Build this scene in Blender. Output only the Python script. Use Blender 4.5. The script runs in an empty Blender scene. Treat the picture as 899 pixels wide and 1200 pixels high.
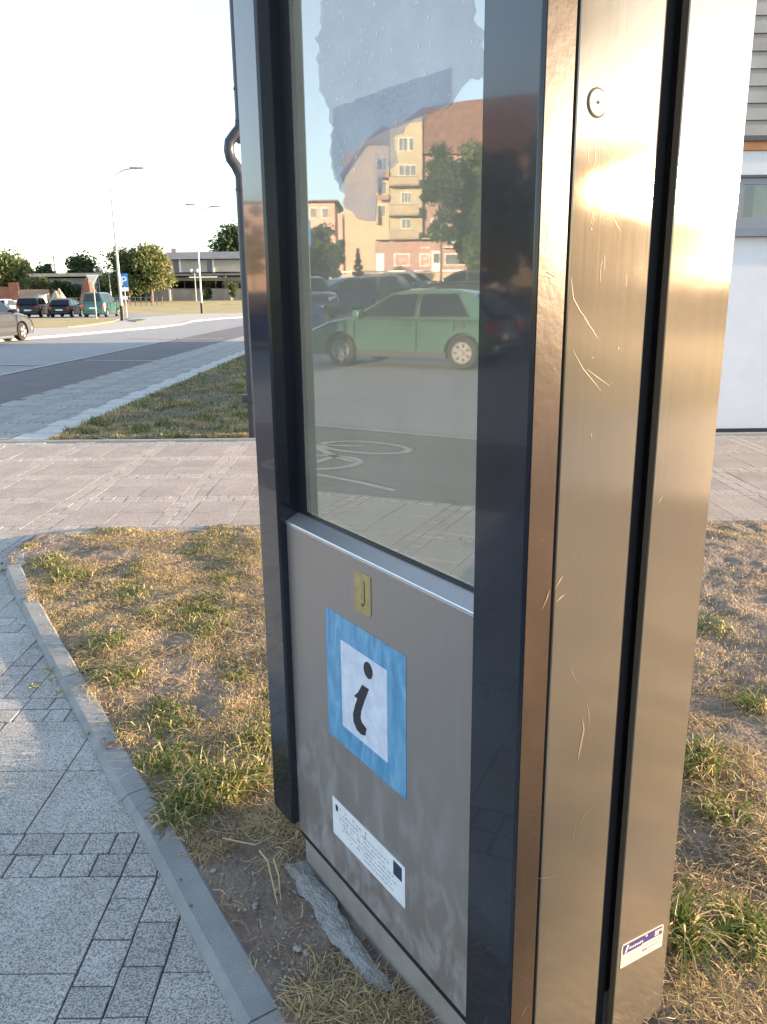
import bpy, bmesh, math, random
import numpy as np
from mathutils import Vector, Matrix, noise
R = math.radians
random.seed(7); rng = np.random.default_rng(7)
sc = bpy.context.scene
col = sc.collection

# ------------------------------------------------------------------ camera
H = 1.25                                   # eye height above the paving
PITCH, ROLL, FPX = R(14.8905), R(0.6509), 948.0
cam = bpy.data.cameras.new('camera'); camo = bpy.data.objects.new('camera', cam); col.objects.link(camo)
cam.sensor_fit = 'VERTICAL'; cam.sensor_height = 24.0; cam.lens = FPX / 1200 * 24
cam.clip_start = 0.02; cam.clip_end = 3000
_f = Vector((0, math.cos(PITCH), -math.sin(PITCH)))
_d = Vector((0, -math.sin(PITCH), -math.cos(PITCH)))   # image-down before roll
_r = Vector((1, 0, 0))
_dn = _d * math.cos(ROLL) + _r * -math.sin(ROLL)
_rt = _r * math.cos(ROLL) + _d * math.sin(ROLL)
# inverse of the calibration (a2 = c a - s b ; b2 = s a + c b): image axes in world space
_rt = _r * math.cos(ROLL) + _d * math.sin(ROLL)
_dn = _r * -math.sin(ROLL) + _d * math.cos(ROLL)
m = Matrix((_rt, -_dn, -_f)).transposed().to_4x4(); m.translation = Vector((0, 0, H))
camo.matrix_world = m
sc.camera = camo

# ------------------------------------------------------------------ sky, sun, exposure
SUN_AZ, SUN_EL = R(92.0), R(6.5)
world = bpy.data.worlds.new('World'); sc.world = world; world.use_nodes = True
wn = world.node_tree; bg = wn.nodes['Background']
sky = wn.nodes.new('ShaderNodeTexSky'); sky.sky_type = 'NISHITA'; sky.sun_disc = False
sky.sun_elevation = SUN_EL; sky.sun_rotation = SUN_AZ; sky.dust_density = .4; sky.ozone_density = 2.2; sky.air_density = 1.0
hs = wn.nodes.new('ShaderNodeHueSaturation'); hs.inputs['Saturation'].default_value = .62
wn.links.new(sky.outputs[0], hs.inputs['Color']); wn.links.new(hs.outputs[0], bg.inputs[0]); bg.inputs[1].default_value = 0.15
sl = bpy.data.lights.new('sun', 'SUN'); sl.energy = 4.2; sl.angle = R(0.5); sl.color = (1.0, 0.73, 0.46)
so = bpy.data.objects.new('sun', sl); col.objects.link(so)
so.rotation_euler = Vector((math.sin(SUN_AZ)*math.cos(SUN_EL), math.cos(SUN_AZ)*math.cos(SUN_EL), math.sin(SUN_EL))).to_track_quat('Z', 'Y').to_euler()
sc.view_settings.view_transform = 'Standard'; sc.view_settings.look = 'None'
sc.view_settings.exposure = 2.35; sc.view_settings.gamma = 1.0
sc.cycles.max_bounces = 7; sc.cycles.transparent_max_bounces = 12
sc.cycles.sample_clamp_indirect = 6.0; sc.cycles.use_denoising = True

# ------------------------------------------------------------------ measuring helpers
C0 = Vector((0, 0, H))
def ray(px, py): return (_rt * (px - 449.5) + _dn * (py - 600) + _f * FPX).normalized()
def G(px, py, z=0.0):
    r = ray(px, py); return C0 + r * ((z - H) / r.z)
def W(px, py, Y):                           # point on the upright plane y = Y
    r = ray(px, py); return C0 + r * (Y / r.y)
KA = R(-32.805)
KU = Vector((math.sin(KA), math.cos(KA), 0)); KV = Vector((math.cos(KA), -math.sin(KA), 0))
KS = H / 1.55
KO = G(358, 1015) - 0.012 * KS * KV          # origin of the kiosk's front panel plane
def FL(px, py, n=0.0):                       # kiosk front: local (x, z)
    q = KO - n * KV; r = ray(px, py); p = C0 + r * (((q - C0) @ KV) / (r @ KV))
    return (-(p - KO) @ KU, p.z)
def SD(px, py):                              # kiosk side: local (y, z)
    q = KO + (-KU) * 0.883 * KS; r = ray(px, py); p = C0 + r * (((q - C0) @ KU) / (r @ KU))
    return ((p - KO) @ KV, p.z)
def MR(px, py, dist=None, zg=0.0):           # what the pane shows: the real point seen mirrored
    q = KO + 0.036 * KS * KV; r = ray(px, py); p = C0 + r * (((q - C0) @ KV) / (r @ KV))
    r2 = r - KV * (2 * (r @ KV))
    t = dist / math.hypot(r2.x, r2.y) if dist else (zg - p.z) / r2.z
    return p + r2 * t
def sstep(a, b, x):
    t = min(1, max(0, (x - a) / (b - a))); return t * t * (3 - 2 * t)
def TZ(x, y):                                # the land: level here, rising far to the north and west
    n = 1.05 * sstep(70, 128, y)
    w = 0.0
    if x < -15:
        k = 1 - sstep(0.75, 1.3, y / -x)
        w = (1.0 * sstep(-16, -38, x) + 1.1 * sstep(-36, -80, x)) * k
    return n + w

# ------------------------------------------------------------------ materials
MATS = {}
def mat(name, color=(.5, .5, .5), rough=.6, metal=0.0, var=0.0, scale=8.0, bump=0.0, bscale=60.0, coat=0.0, spec=0.5, color2=None, objrand=0.0, emit=None, detail=6.0):
    if name in MATS: return MATS[name]
    M = bpy.data.materials.new(name); M.use_nodes = True; nt = M.node_tree; N = nt.nodes; L = nt.links
    p = N['Principled BSDF']
    p.inputs['Base Color'].default_value = (*color, 1); p.inputs['Roughness'].default_value = rough
    p.inputs['Metallic'].default_value = metal; p.inputs['Coat Weight'].default_value = coat
    p.inputs['Coat Roughness'].default_value = 0.04; p.inputs['Specular IOR Level'].default_value = spec
    geo = N.new('ShaderNodeNewGeometry')
    if var or color2:
        nz = N.new('ShaderNodeTexNoise'); nz.inputs['Scale'].default_value = scale; nz.inputs['Detail'].default_value = detail
        nz.inputs['Roughness'].default_value = .65
        L.new(geo.outputs['Position'], nz.inputs['Vector'])
        cr = N.new('ShaderNodeValToRGB'); c2 = color2 or tuple(c * (1 - var) for c in color); c1 = color if color2 else tuple(min(1, c * (1 + var)) for c in color)
        cr.color_ramp.elements[0].position = .36; cr.color_ramp.elements[0].color = (*c2, 1)
        cr.color_ramp.elements[1].position = .64; cr.color_ramp.elements[1].color = (*c1, 1)
        L.new(nz.outputs['Fac'], cr.inputs['Fac']); out = cr.outputs['Color']
        if objrand:
            oi = N.new('ShaderNodeObjectInfo'); mr = N.new('ShaderNodeMapRange'); mr.inputs[3].default_value = 1 - objrand; mr.inputs[4].default_value = 1 + objrand
            L.new(oi.outputs['Random'], mr.inputs[0]); mx = N.new('ShaderNodeMixRGB'); mx.blend_type = 'MULTIPLY'; mx.inputs[0].default_value = 1
            L.new(out, mx.inputs[1]); L.new(mr.outputs[0], mx.inputs[2]); out = mx.outputs[0]
        L.new(out, p.inputs['Base Color'])
    if bump:
        nb = N.new('ShaderNodeTexNoise'); nb.inputs['Scale'].default_value = bscale; nb.inputs['Detail'].default_value = 5
        L.new(geo.outputs['Position'], nb.inputs['Vector']); bp = N.new('ShaderNodeBump'); bp.inputs['Strength'].default_value = bump; bp.inputs['Distance'].default_value = .01
        L.new(nb.outputs['Fac'], bp.inputs['Height']); L.new(bp.outputs[0], p.inputs['Normal'])
    MATS[name] = M; return M

def vcol_mat(name, rough=.7, trans=.35):
    M = bpy.data.materials.new(name); M.use_nodes = True; nt = M.node_tree; N = nt.nodes; L = nt.links
    p = N['Principled BSDF']; p.inputs['Roughness'].default_value = rough; p.inputs['Specular IOR Level'].default_value = .25
    a = N.new('ShaderNodeAttribute'); a.attribute_name = 'tint'; L.new(a.outputs['Color'], p.inputs['Base Color'])
    t = N.new('ShaderNodeBsdfTranslucent'); L.new(a.outputs['Color'], t.inputs[0]); mx = N.new('ShaderNodeMixShader'); mx.inputs[0].default_value = trans
    L.new(p.outputs[0], mx.inputs[1]); L.new(t.outputs[0], mx.inputs[2]); L.new(mx.outputs[0], N['Material Output'].inputs[0])
    MATS[name] = M; return M
LEAF = vcol_mat('leaf'); BLADE = vcol_mat('grass_blade', .6, .3)

def granite(name, base, dark, light, sc1=420, objr=.07, bump=.35):
    M = bpy.data.materials.new(name); M.use_nodes = True; nt = M.node_tree; N = nt.nodes; L = nt.links; p = N['Principled BSDF']
    geo = N.new('ShaderNodeNewGeometry')
    v = N.new('ShaderNodeTexVoronoi'); v.inputs['Scale'].default_value = sc1; L.new(geo.outputs['Position'], v.inputs['Vector'])
    cr = N.new('ShaderNodeValToRGB'); e = cr.color_ramp; e.interpolation = 'LINEAR'
    e.elements[0].position = .0; e.elements[0].color = (*dark, 1); e.elements[1].position = 1; e.elements[1].color = (*light, 1)
    x = e.elements.new(.28); x.color = (*dark, 1); x = e.elements.new(.42); x.color = (*base, 1); x = e.elements.new(.8); x.color = (*light, 1)
    sp = N.new('ShaderNodeSeparateColor'); L.new(v.outputs['Color'], sp.inputs[0]); L.new(sp.outputs[0], cr.inputs[0])
    nz = N.new('ShaderNodeTexNoise'); nz.inputs['Scale'].default_value = 3.5; nz.inputs['Detail'].default_value = 8; nz.inputs['Roughness'].default_value = .7
    L.new(geo.outputs['Position'], nz.inputs['Vector']); mr = N.new('ShaderNodeMapRange'); mr.inputs[1].default_value = .3; mr.inputs[2].default_value = .7; mr.inputs[3].default_value = .8; mr.inputs[4].default_value = 1.12
    L.new(nz.outputs[0], mr.inputs[0])
    oi = N.new('ShaderNodeObjectInfo'); m2 = N.new('ShaderNodeMapRange'); m2.inputs[3].default_value = 1 - objr; m2.inputs[4].default_value = 1 + objr; L.new(oi.outputs['Random'], m2.inputs[0])
    mu = N.new('ShaderNodeMath'); mu.operation = 'MULTIPLY'; L.new(mr.outputs[0], mu.inputs[0]); L.new(m2.outputs[0], mu.inputs[1])
    mx = N.new('ShaderNodeMixRGB'); mx.blend_type = 'MULTIPLY'; mx.inputs[0].default_value = 1; L.new(cr.outputs[0], mx.inputs[1]); L.new(mu.outputs[0], mx.inputs[2])
    L.new(mx.outputs[0], p.inputs['Base Color']); p.inputs['Roughness'].default_value = .75
    bp = N.new('ShaderNodeBump'); bp.inputs['Strength'].default_value = bump; bp.inputs['Distance'].default_value = .002; L.new(sp.outputs[1], bp.inputs['Height']); L.new(bp.outputs[0], p.inputs['Normal'])
    MATS[name] = M; return M

# ------------------------------------------------------------------ mesh helpers
class MB:
    def __init__(s): s.v = []; s.f = []
    def box(s, x0, x1, y0, y1, z0, z1):
        b = len(s.v); s.v += [(x, y, z) for z in (z0, z1) for y in (y0, y1) for x in (x0, x1)]
        s.f += [tuple(b + i for i in q) for q in ((0, 2, 3, 1), (4, 5, 7, 6), (0, 1, 5, 4), (2, 6, 7, 3), (0, 4, 6, 2), (1, 3, 7, 5))]; return s
    def poly(s, pts): b = len(s.v); s.v += [tuple(p) for p in pts]; s.f.append(tuple(range(b, b + len(pts)))); return s
    def prism(s, pts, off):
        b = len(s.v); n = len(pts); off = Vector(off); s.v += [tuple(p) for p in pts] + [tuple(Vector(p) + off) for p in pts]
        s.f += [tuple(range(b, b + n)), tuple(range(b + 2 * n - 1, b + n - 1, -1))] + [(b + i, b + (i + 1) % n, b + n + (i + 1) % n, b + n + i) for i in range(n)]; return s
    def tube(s, path, rad, seg=8, cap=True):
        path = [Vector(p) for p in path]; n = len(path); rad = rad if hasattr(rad, '__len__') else [rad] * n; b = len(s.v); up = None
        for i, p in enumerate(path):
            t = (path[min(i + 1, n - 1)] - path[max(i - 1, 0)]).normalized()
            a = Vector((0, 0, 1)) if abs(t.z) < .9 else Vector((1, 0, 0))
            if up is None: up = (a - t * a.dot(t)).normalized()
            else:
                up = up - t * up.dot(t); up = up.normalized() if up.length > 1e-4 else (a - t * a.dot(t)).normalized()
            w = t.cross(up)
            for k in range(seg):
                an = 2 * math.pi * k / seg; s.v.append(tuple(p + (up * math.cos(an) + w * math.sin(an)) * rad[i]))
        for i in range(n - 1):
            for k in range(seg):
                k2 = (k + 1) % seg; s.f.append((b + i * seg + k, b + i * seg + k2, b + (i + 1) * seg + k2, b + (i + 1) * seg + k))
        if cap: s.f += [tuple(b + k for k in range(seg))[::-1], tuple(b + (n - 1) * seg + k for k in range(seg))]
        return s
    def lathe(s, c, prof, seg=16, axis='z'):
        b = len(s.v)
        for r, h in prof:
            for k in range(seg):
                a = 2 * math.pi * k / seg; q = (r * math.cos(a), r * math.sin(a), h)
                if axis == 'x': q = (q[2], q[0], q[1])
                if axis == 'y': q = (q[0], q[2], q[1])
                s.v.append((c[0] + q[0], c[1] + q[1], c[2] + q[2]))
        for i in range(len(prof) - 1):
            for k in range(seg):
                k2 = (k + 1) % seg; s.f.append((b + i * seg + k, b + i * seg + k2, b + (i + 1) * seg + k2, b + (i + 1) * seg + k))
        s.f += [tuple(b + k for k in range(seg))[::-1], tuple(b + (len(prof) - 1) * seg + k for k in range(seg))]; return s
    def mesh(s, name, m, smooth=None, bev=0):
        me = bpy.data.meshes.new(name); me.from_pydata(s.v, [], s.f); 
        bm = bmesh.new(); bm.from_mesh(me); bmesh.ops.recalc_face_normals(bm, faces=bm.faces)
        if bev:
            ed = [e for e in bm.edges if len(e.link_faces) == 2 and e.calc_face_angle(0) > R(40)]
            bmesh.ops.bevel(bm, geom=ed, offset=bev, segments=2 if bev > .002 else 1, affect='EDGES', profile=.6)
        bm.to_mesh(me); bm.free()
        if m: me.materials.append(m)
        if smooth is not None or bev:
            me.polygons.foreach_set('use_smooth', [True] * len(me.polygons)); me.set_sharp_from_angle(angle=R(smooth or 18))
        return me
    def obj(s, name, m, parent=None, smooth=None, bev=0): return link(name, s.mesh(name, m, smooth, bev), parent)
def link(name, me, parent=None):
    o = bpy.data.objects.new(name, me); col.objects.link(o)
    if parent: o.parent = parent
    return o
def thing(name, label, cat, loc=(0, 0, 0), rz=0, group=None):
    o = bpy.data.objects.new(name, None); col.objects.link(o); o.empty_display_size = .2
    o.location = loc; o.rotation_euler = (0, 0, rz); return tag(o, label, cat, group)
def tag(o, label, cat, group=None):
    o['label'] = label; o['category'] = cat
    if group: o['group'] = group
    return o
def struct(o): o['kind'] = 'structure'; return o
def stuff(o): o['kind'] = 'stuff'; return o
def kids(o): return [c for c in col.objects if c.parent == o]
def copy_thing(root, loc, rz, label, group=None):
    r = root.copy(); col.objects.link(r); r.location = loc; r.rotation_euler = (0, 0, rz); r['label'] = label
    if group: r['group'] = group
    for ch in kids(root):
        c = ch.copy(); col.objects.link(c); c.parent = r
        for g in kids(ch):
            d = g.copy(); col.objects.link(d); d.parent = c
    return r
def np_mesh(name, V, F, tint=None, m=None):    # V (n,3), F (m,k) uniform
    me = bpy.data.meshes.new(name); n = len(V); k = F.shape[1]; nf = len(F)
    me.vertices.add(n); me.vertices.foreach_set('co', V.astype(np.float32).ravel())
    me.loops.add(nf * k); me.loops.foreach_set('vertex_index', F.astype(np.int32).ravel())
    me.polygons.add(nf); me.polygons.foreach_set('loop_start', np.arange(0, nf * k, k, dtype=np.int32))
    if tint is not None:
        a = me.attributes.new('tint', 'FLOAT_COLOR', 'POINT'); c = np.ones((n, 4), np.float32); c[:, :3] = tint; a.data.foreach_set('color', c.ravel())
    me.update(calc_edges=True); me.validate(); me.polygons.foreach_set('use_smooth', [False] * len(me.polygons))
    if m: me.materials.append(m)
    return me
def fnoise(x, y, s, seed=0): return noise.noise(Vector((x * s + seed * 17.3, y * s - seed * 9.1, seed * 3.7)))
def inpoly(x, y, P):
    c = False; j = len(P) - 1
    for i in range(len(P)):
        xi, yi = P[i][:2]; xj, yj = P[j][:2]
        if (yi > y) != (yj > y) and x < (xj - xi) * (y - yi) / (yj - yi) + xi: c = not c
        j = i
    return c

# ------------------------------------------------------------------ land and roads
def grid_axis(lo, hi, dense_lo, dense_hi, step, far):
    a = list(np.arange(dense_lo, dense_hi + 1e-6, step)); x = dense_lo; g = step
    while x > lo: g *= 1.35; x -= min(g, far); a.insert(0, max(x, lo))
    x = dense_hi; g = step
    while x < hi: g *= 1.35; x += min(g, far); a.append(min(x, hi))
    return a
xs = grid_axis(-1200, 1200, -100, 60, 2.0, 200); ys = grid_axis(-1200, 1200, -60, 160, 2.0, 200)
V = np.array([(x, y, TZ(x, y) - .045) for y in ys for x in xs]); nx = len(xs)
F = np.array([(j * nx + i, j * nx + i + 1, (j + 1) * nx + i + 1, (j + 1) * nx + i) for j in range(len(ys) - 1) for i in range(nx - 1)])
M_dry = mat('dry_grass_ground', (.46, .34, .15), .95, color2=(.30, .25, .11), scale=.35, bump=.5, bscale=30, detail=10)
struct(link('ground', np_mesh('ground', V, F, m=M_dry)))
M_asph = mat('asphalt', (.33, .325, .325), .85, color2=(.28, .275, .28), scale=1.3, bump=.4, bscale=150, detail=12)
M_dark = mat('dark_asphalt', (.175, .16, .17), .85, color2=(.135, .125, .13), scale=2.0, bump=.4, bscale=180, detail=12)
M_conc = mat('concrete', (.36, .36, .355), .85, var=.12, scale=25, bump=.25, bscale=220)
M_pale = mat('pale_paving', (.46, .42, .37), .85, var=.10, scale=2.0, bump=.2, bscale=80)
M_white = mat('road_paint', (.72, .71, .68), .7, var=.15, scale=14)
def sheet(name, x0, x1, y0, y1, dz, m, st=2.0):
    nx = max(2, int((x1 - x0) / st) + 1); ny = max(2, int((y1 - y0) / st) + 1)
    X = np.linspace(x0, x1, nx); Y = np.linspace(y0, y1, ny)
    V = np.array([(x, y, TZ(x, y) + dz) for y in Y for x in X])
    F = np.array([(j * nx + i, j * nx + i + 1, (j + 1) * nx + i + 1, (j + 1) * nx + i) for j in range(ny - 1) for i in range(nx - 1)])
    return struct(link(name, np_mesh(name, V, F, m=m)))
sheet('road', -17, -4.55, -30, 57, -.012, M_asph)
sheet('side_road', -75, -17, 24, 41, -.012, M_asph)
sheet('west_car_park', -46, -17, -28, 24, -.012, M_asph)
sheet('car_park', -60, -15.5, 57, 74, -.012, M_asph)
def flat(name, pts, z, m, parent=None, th=None):
    b = MB()
    if th: b.prism([(p[0], p[1], z) for p in pts], (0, 0, -th))
    else: b.poly([(p[0], p[1], z) for p in pts])
    return b.obj(name, m, parent)
def strip(pts, w):                                   # polyline -> quad strip polygon
    L_, R_ = [], []
    for i, p in enumerate(pts):
        a = Vector(pts[max(i - 1, 0)]); b = Vector(pts[min(i + 1, len(pts) - 1)]); t = (b - a).normalized(); n = Vector((-t.y, t.x))
        L_.append(Vector(p) + n * w / 2); R_.append(Vector(p) - n * w / 2)
    return [tuple(q) for q in L_ + R_[::-1]]
def g2(px, py): p = G(px, py); return (p.x, p.y)
# cycle lane: dark asphalt strip along the pavement
lane_r = [(-3.35, -6), (-3.3, 2), (-3.45, 3.5), (-4.6, 6.8), (-4.72, 10), (-4.6, 26.5), (-4.6, 56)]
lane_l = [(-5.5, -6), (-5.72, 2.9), (-5.98, 5.0), (-6.4, 8), (-6.62, 14.0), (-6.6, 26), (-6.5, 56)]
struct(flat('cycle_lane', lane_r + lane_l[::-1], -.006, M_dark))
def paint(name, pts, w, parent=None, z=.001): return flat(name, strip(pts, w), z, mat('worn_paint', (.46, .45, .43), .8, var=.2, scale=9), parent)
struct(paint('lane_line', [(-5.62, 1.2), (-5.72, 2.9), (-5.98, 5.0), (-6.1, 6.2)], .07))
struct(paint('lane_line', [tuple(MR(463, 575))[:2], tuple(MR(420, 565))[:2], tuple(MR(362, 554))[:2]], .05))
struct(paint('lane_line', [g2(0, 427.6), g2(46, 427.9)], .12))
struct(paint('lane_line', [g2(100, 422.3), g2(186, 422.6)], .13))
struct(paint('lane_line', [(-6.68, 12.6), (-6.7, 30), (-6.6, 54)], .09))
struct(paint('lane_line', [g2(150, 396.5), g2(215, 397), g2(262, 396.5)], .2))
# painted bicycle on the cycle lane
cb = struct(bpy.data.objects.new('cycle_marking', None)); col.objects.link(cb); cb['kind'] = 'structure'
def ringpts(px0, px1, py0, py1, n=22, k=0.0):
    c = ((px0 + px1) / 2, (py0 + py1) / 2); a = (px1 - px0) / 2; b = (py1 - py0) / 2
    return [(c[0] + a * math.cos(2 * math.pi * i / n), c[1] + b * math.sin(2 * math.pi * i / n) + k * math.cos(2 * math.pi * i / n)) for i in range(n + 1)]
def mline(pts, w, name='painted_line'):
    q = [tuple(MR(*p))[:2] for p in pts]; flat(name, strip(q, w), .0015, mat('faded_paint', (.44, .43, .40), .8, var=.2, scale=9), cb)
mb = MB()
def closed(pp, w):
    q = [Vector(tuple(MR(*p))[:2]) for p in pp]; n = len(q); c = sum(q, Vector((0, 0))) / n
    for i in range(n - 1):
        a, b = q[i], q[i + 1]; ia = c + (a - c) * (1 - w / max(.01, (a - c).length)); ib = c + (b - c) * (1 - w / max(.01, (b - c).length))
        mb.poly([(a.x, a.y, .0015), (b.x, b.y, .0015), (ib.x, ib.y, .0015), (ia.x, ia.y, .0015)])
closed(ringpts(373, 484, 517, 532, k=3), .07); closed(ringpts(318, 426, 533, 551, k=-1), .07); mb.obj('painted_wheel', mat('faded_paint', (.44, .43, .40), .8, var=.2, scale=9), cb)
mline([(340, 541), (368, 521), (425, 523)], .07); mline([(362, 519), (392, 535), (366, 543)], .07); mline([(392, 535), (415, 541)], .07)

# ------------------------------------------------------------------ paving
M_gran = granite('granite_slab', (.39, .375, .355), (.17, .17, .165), (.52, .50, .475), 430)
M_sett = granite('granite_sett', (.40, .385, .365), (.15, .15, .15), (.52, .505, .485), 460, .12, .5)
M_pink = granite('pink_slab', (.40, .335, .29), (.27, .22, .19), (.50, .43, .385), 300, .06, .2)  # path slabs: warm grazing-light look mixed into their own pink
M_pset = granite('pale_sett', (.43, .365, .318), (.30, .25, .22), (.53, .465, .42), 320, .10, .12)
M_bed = mat('joint_sand', (.15, .13, .11), .95, var=.4, scale=40, bump=.6, bscale=200)
M_soil = mat('soil', (.26, .205, .165), .95, color2=(.16, .125, .10), scale=9, bump=1.0, bscale=70, detail=12)
bedsheet = struct(flat('pavement', [(-3.3, -6), (9, -6), (9, 7.46), (-3.12, 7.46), (-3.12, 30), (-4.58, 30), (-4.7, 10), (-4.6, 7.0), (-3.3, 3.4)], -.009, M_bed))
# island outline: kerb's inner line then the path edge
kerb_o = [g2(*p) for p in ((278, 1200), (265, 1175), (215, 1080), (165, 980), (125, 910), (90, 840), (50, 765), (33, 730), (15, 695), (5, 668))]
kerb_o = [(kerb_o[0][0] + 2.2 * (kerb_o[0][0] - kerb_o[3][0]), kerb_o[0][1] + 2.2 * (kerb_o[0][1] - kerb_o[3][1]))] + kerb_o
tip = [g2(*p) for p in ((3, 660), (6, 650), (22, 638), (48, 627), (95, 621))]
path_e = [(-1.2, 4.40), (-.55, 4.42), (.6, 4.42), (4.5, 4.42)]
island = kerb_o + tip + path_e + [(4.5, -3), (1.2, -1.6)]
lawn2 = [(-3.11, 7.36), (-1.22, 7.38), (-1.2, 30), (-3.11, 30)]
PX, PY, SW, SH, TW = .728, .694, .279, .270, .0825
TH = (PY - 2 * SH) / 2
GAP = .0036
slabs, setts, thick = [], [], .03
def zone(x, y):       # which surface a piece lies on: None = nothing
    if inpoly(x, y, inner_island): return None
    if y > 7.36 and x > -3.13: return None
    if x < -4.7 + sstep(9, 3.2, y) * 1.25: return None
    return 1
def shrink(P, d):
    c = Vector((0.6, 2.2)); return [tuple(Vector(p) + (c - Vector(p)).normalized() * d) for p in P]
inner_island = shrink(island, .22)
ox, oy = -.60, 1.547
pieces = []
for ix in range(-7, 13):
    for iy in range(-3, 42):
        x0 = ox + ix * PX; y0 = oy + iy * PY
        if y0 > 30: continue
        xc, yc = x0, y0
        # columns: two setts (x0..x0+2TW), then two slabs ; rows: two sett rows, then two slab rows
        xx = [x0 + 2 * TW + k * (PX - 2 * TW) / 2 for k in range(2)]; sw = (PX - 2 * TW) / 2
        for x in xx:
            for k in range(2):
                y = y0 + 2 * TH + k * SH
                pieces.append(('slab', x, y, sw, SH))
        for k in range(2):                           # sett columns beside slabs
            y = y0 + 2 * TH
            while y < y0 + PY - .03:
                l = random.choice((.07, .085, .10, .115)); l = min(l, y0 + PY - y)
                if y0 + PY - (y + l) < .045: l = y0 + PY - y
                pieces.append(('sett', x0 + k * TW, y, TW, l)); y += l
        for k in range(2):                           # sett rows
            x = x0
            while x < x0 + PX - .03:
                l = random.choice((.065, .08, .095, .11)); l = min(l, x0 + PX - x)
                if x0 + PX - (x + l) < .045: l = x0 + PX - x
                pieces.append(('sett', x, y0 + 2 * TH * 0 + k * TH, l, TH)); x += l
pieces = [p for p in pieces if zone(p[1] + p[3] / 2, p[2] + p[4] / 2)]
def vis(p):           # roughly how large a piece shows
    d = Vector((p[1] + p[3] / 2, p[2] + p[4] / 2, -H)); z = d.dot(_f)
    if z < .3: return 0
    u = abs(d.dot(_rt) / z * FPX); v = abs(d.dot(_dn) / z * FPX)
    return p[3] * p[4] * H / d.length ** 3 * (1 if u < 470 and v < 620 else .001)
pieces.sort(key=vis, reverse=True)
cnt = {'slab': 0, 'sett': 0}; protos = {}; bulk = {}
def piece_mesh(kind, w, h, pink, gf=1.0):
    g = (GAP if kind == 'slab' else GAP * 1.15) * gf; key = (kind, round(w, 3), round(h, 3), pink, gf)
    if key not in protos:
        b = MB(); a, c = w / 2 - g / 2, h / 2 - g / 2; e = .0012 if kind == 'slab' else .0018
        j = (lambda: random.uniform(-.0025, .0025)) if kind == 'sett' else (lambda: 0)
        top = [(-a + e + j(), -c + e + j()), (a - e + j(), -c + e + j()), (a - e + j(), c - e + j()), (-a + e + j(), c - e + j())]
        mid = [(-a, -c), (a, -c), (a, c), (-a, c)]
        b.v = [(x, y, -.02) for x, y in mid] + [(x, y, -e * .8) for x, y in mid] + [(x, y, 0) for x, y in top]
        for q in (0, 4):
            for i in range(4): b.f.append((q + i, q + (i + 1) % 4, q + 4 + (i + 1) % 4, q + 4 + i))
        b.f.append((8, 9, 10, 11))
        m = {('slab', 0): M_gran, ('sett', 0): M_sett, ('slab', 1): M_pink, ('sett', 1): M_pset, ('slab', 2): mat('pale_slab', (.54, .54, .52), .8, var=.08, scale=5), ('sett', 2): M_sett}[(kind, pink)]
        protos[key] = b.mesh(kind, m)
    return protos[key]
for p in pieces:
    kind, x, y, w, h = p; cx, cy = x + w / 2, y + h / 2
    pink = 1 if (cy > 4.15 + .6 * sstep(-1.5, -3.4, cx) and cy < 7.0 and cx > -9) else 0
    if cy > 6.98 and cy < 7.36 and cx > -3.1:
        pink = 2 if kind == 'slab' and (int(cx / PX * 2 + 40) % 5 in (1, 2)) else 0
    if cy > 7.36 and cx > -3.55 and cx < -3.1: pink = 2 if kind == 'slab' else 0
    me = piece_mesh(kind, w, h, pink, 2.4 if cy > 7.4 or cx < -3.2 else 1.0); z = random.uniform(-.0006, .0006) if kind == 'slab' else random.uniform(-.001, .0008)
    rz = random.uniform(-.004, .004) * (1 if kind == 'slab' else 6)
    if cnt[kind] < 300 and vis(p) > 0:
        cnt[kind] += 1; o = link(kind, me, bedsheet); o.location = (cx, cy, z); o.rotation_euler = (random.uniform(-.0015, .0015), random.uniform(-.0015, .0015), rz)
    else: bulk.setdefault((kind, me.materials[0].name), []).append((me, cx, cy, z, rz))
for (kind, mn), L in bulk.items():
    Vs, Fs, nb = [], [], 0
    for me, cx, cy, z, rz in L:
        v = np.array([q.co[:] for q in me.vertices]); c, s = math.cos(rz), math.sin(rz)
        v2 = np.stack([v[:, 0] * c - v[:, 1] * s + cx, v[:, 0] * s + v[:, 1] * c + cy, v[:, 2] + z], 1); Vs.append(v2)
        Fs.append(np.array([tuple(pp.vertices) for pp in me.polygons]) + nb); nb += len(v)
    stuff(link('paving_' + kind + 's', np_mesh('paving', np.concatenate(Vs), np.concatenate(Fs), m=bpy.data.materials[mn]), bedsheet))
# extra pale edging row along the back lawn
for k in range(40):
    y = 7.60 + k * .46
    o = link('edging_slab', piece_mesh('slab', .30 if k % 2 else .36, .41, 2), bedsheet); o.location = (-3.27 - .03 * (k % 2 == 0), y, .004 + random.uniform(-.001, .001)); o.rotation_euler = (0, 0, random.uniform(-.01, .01))

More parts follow.
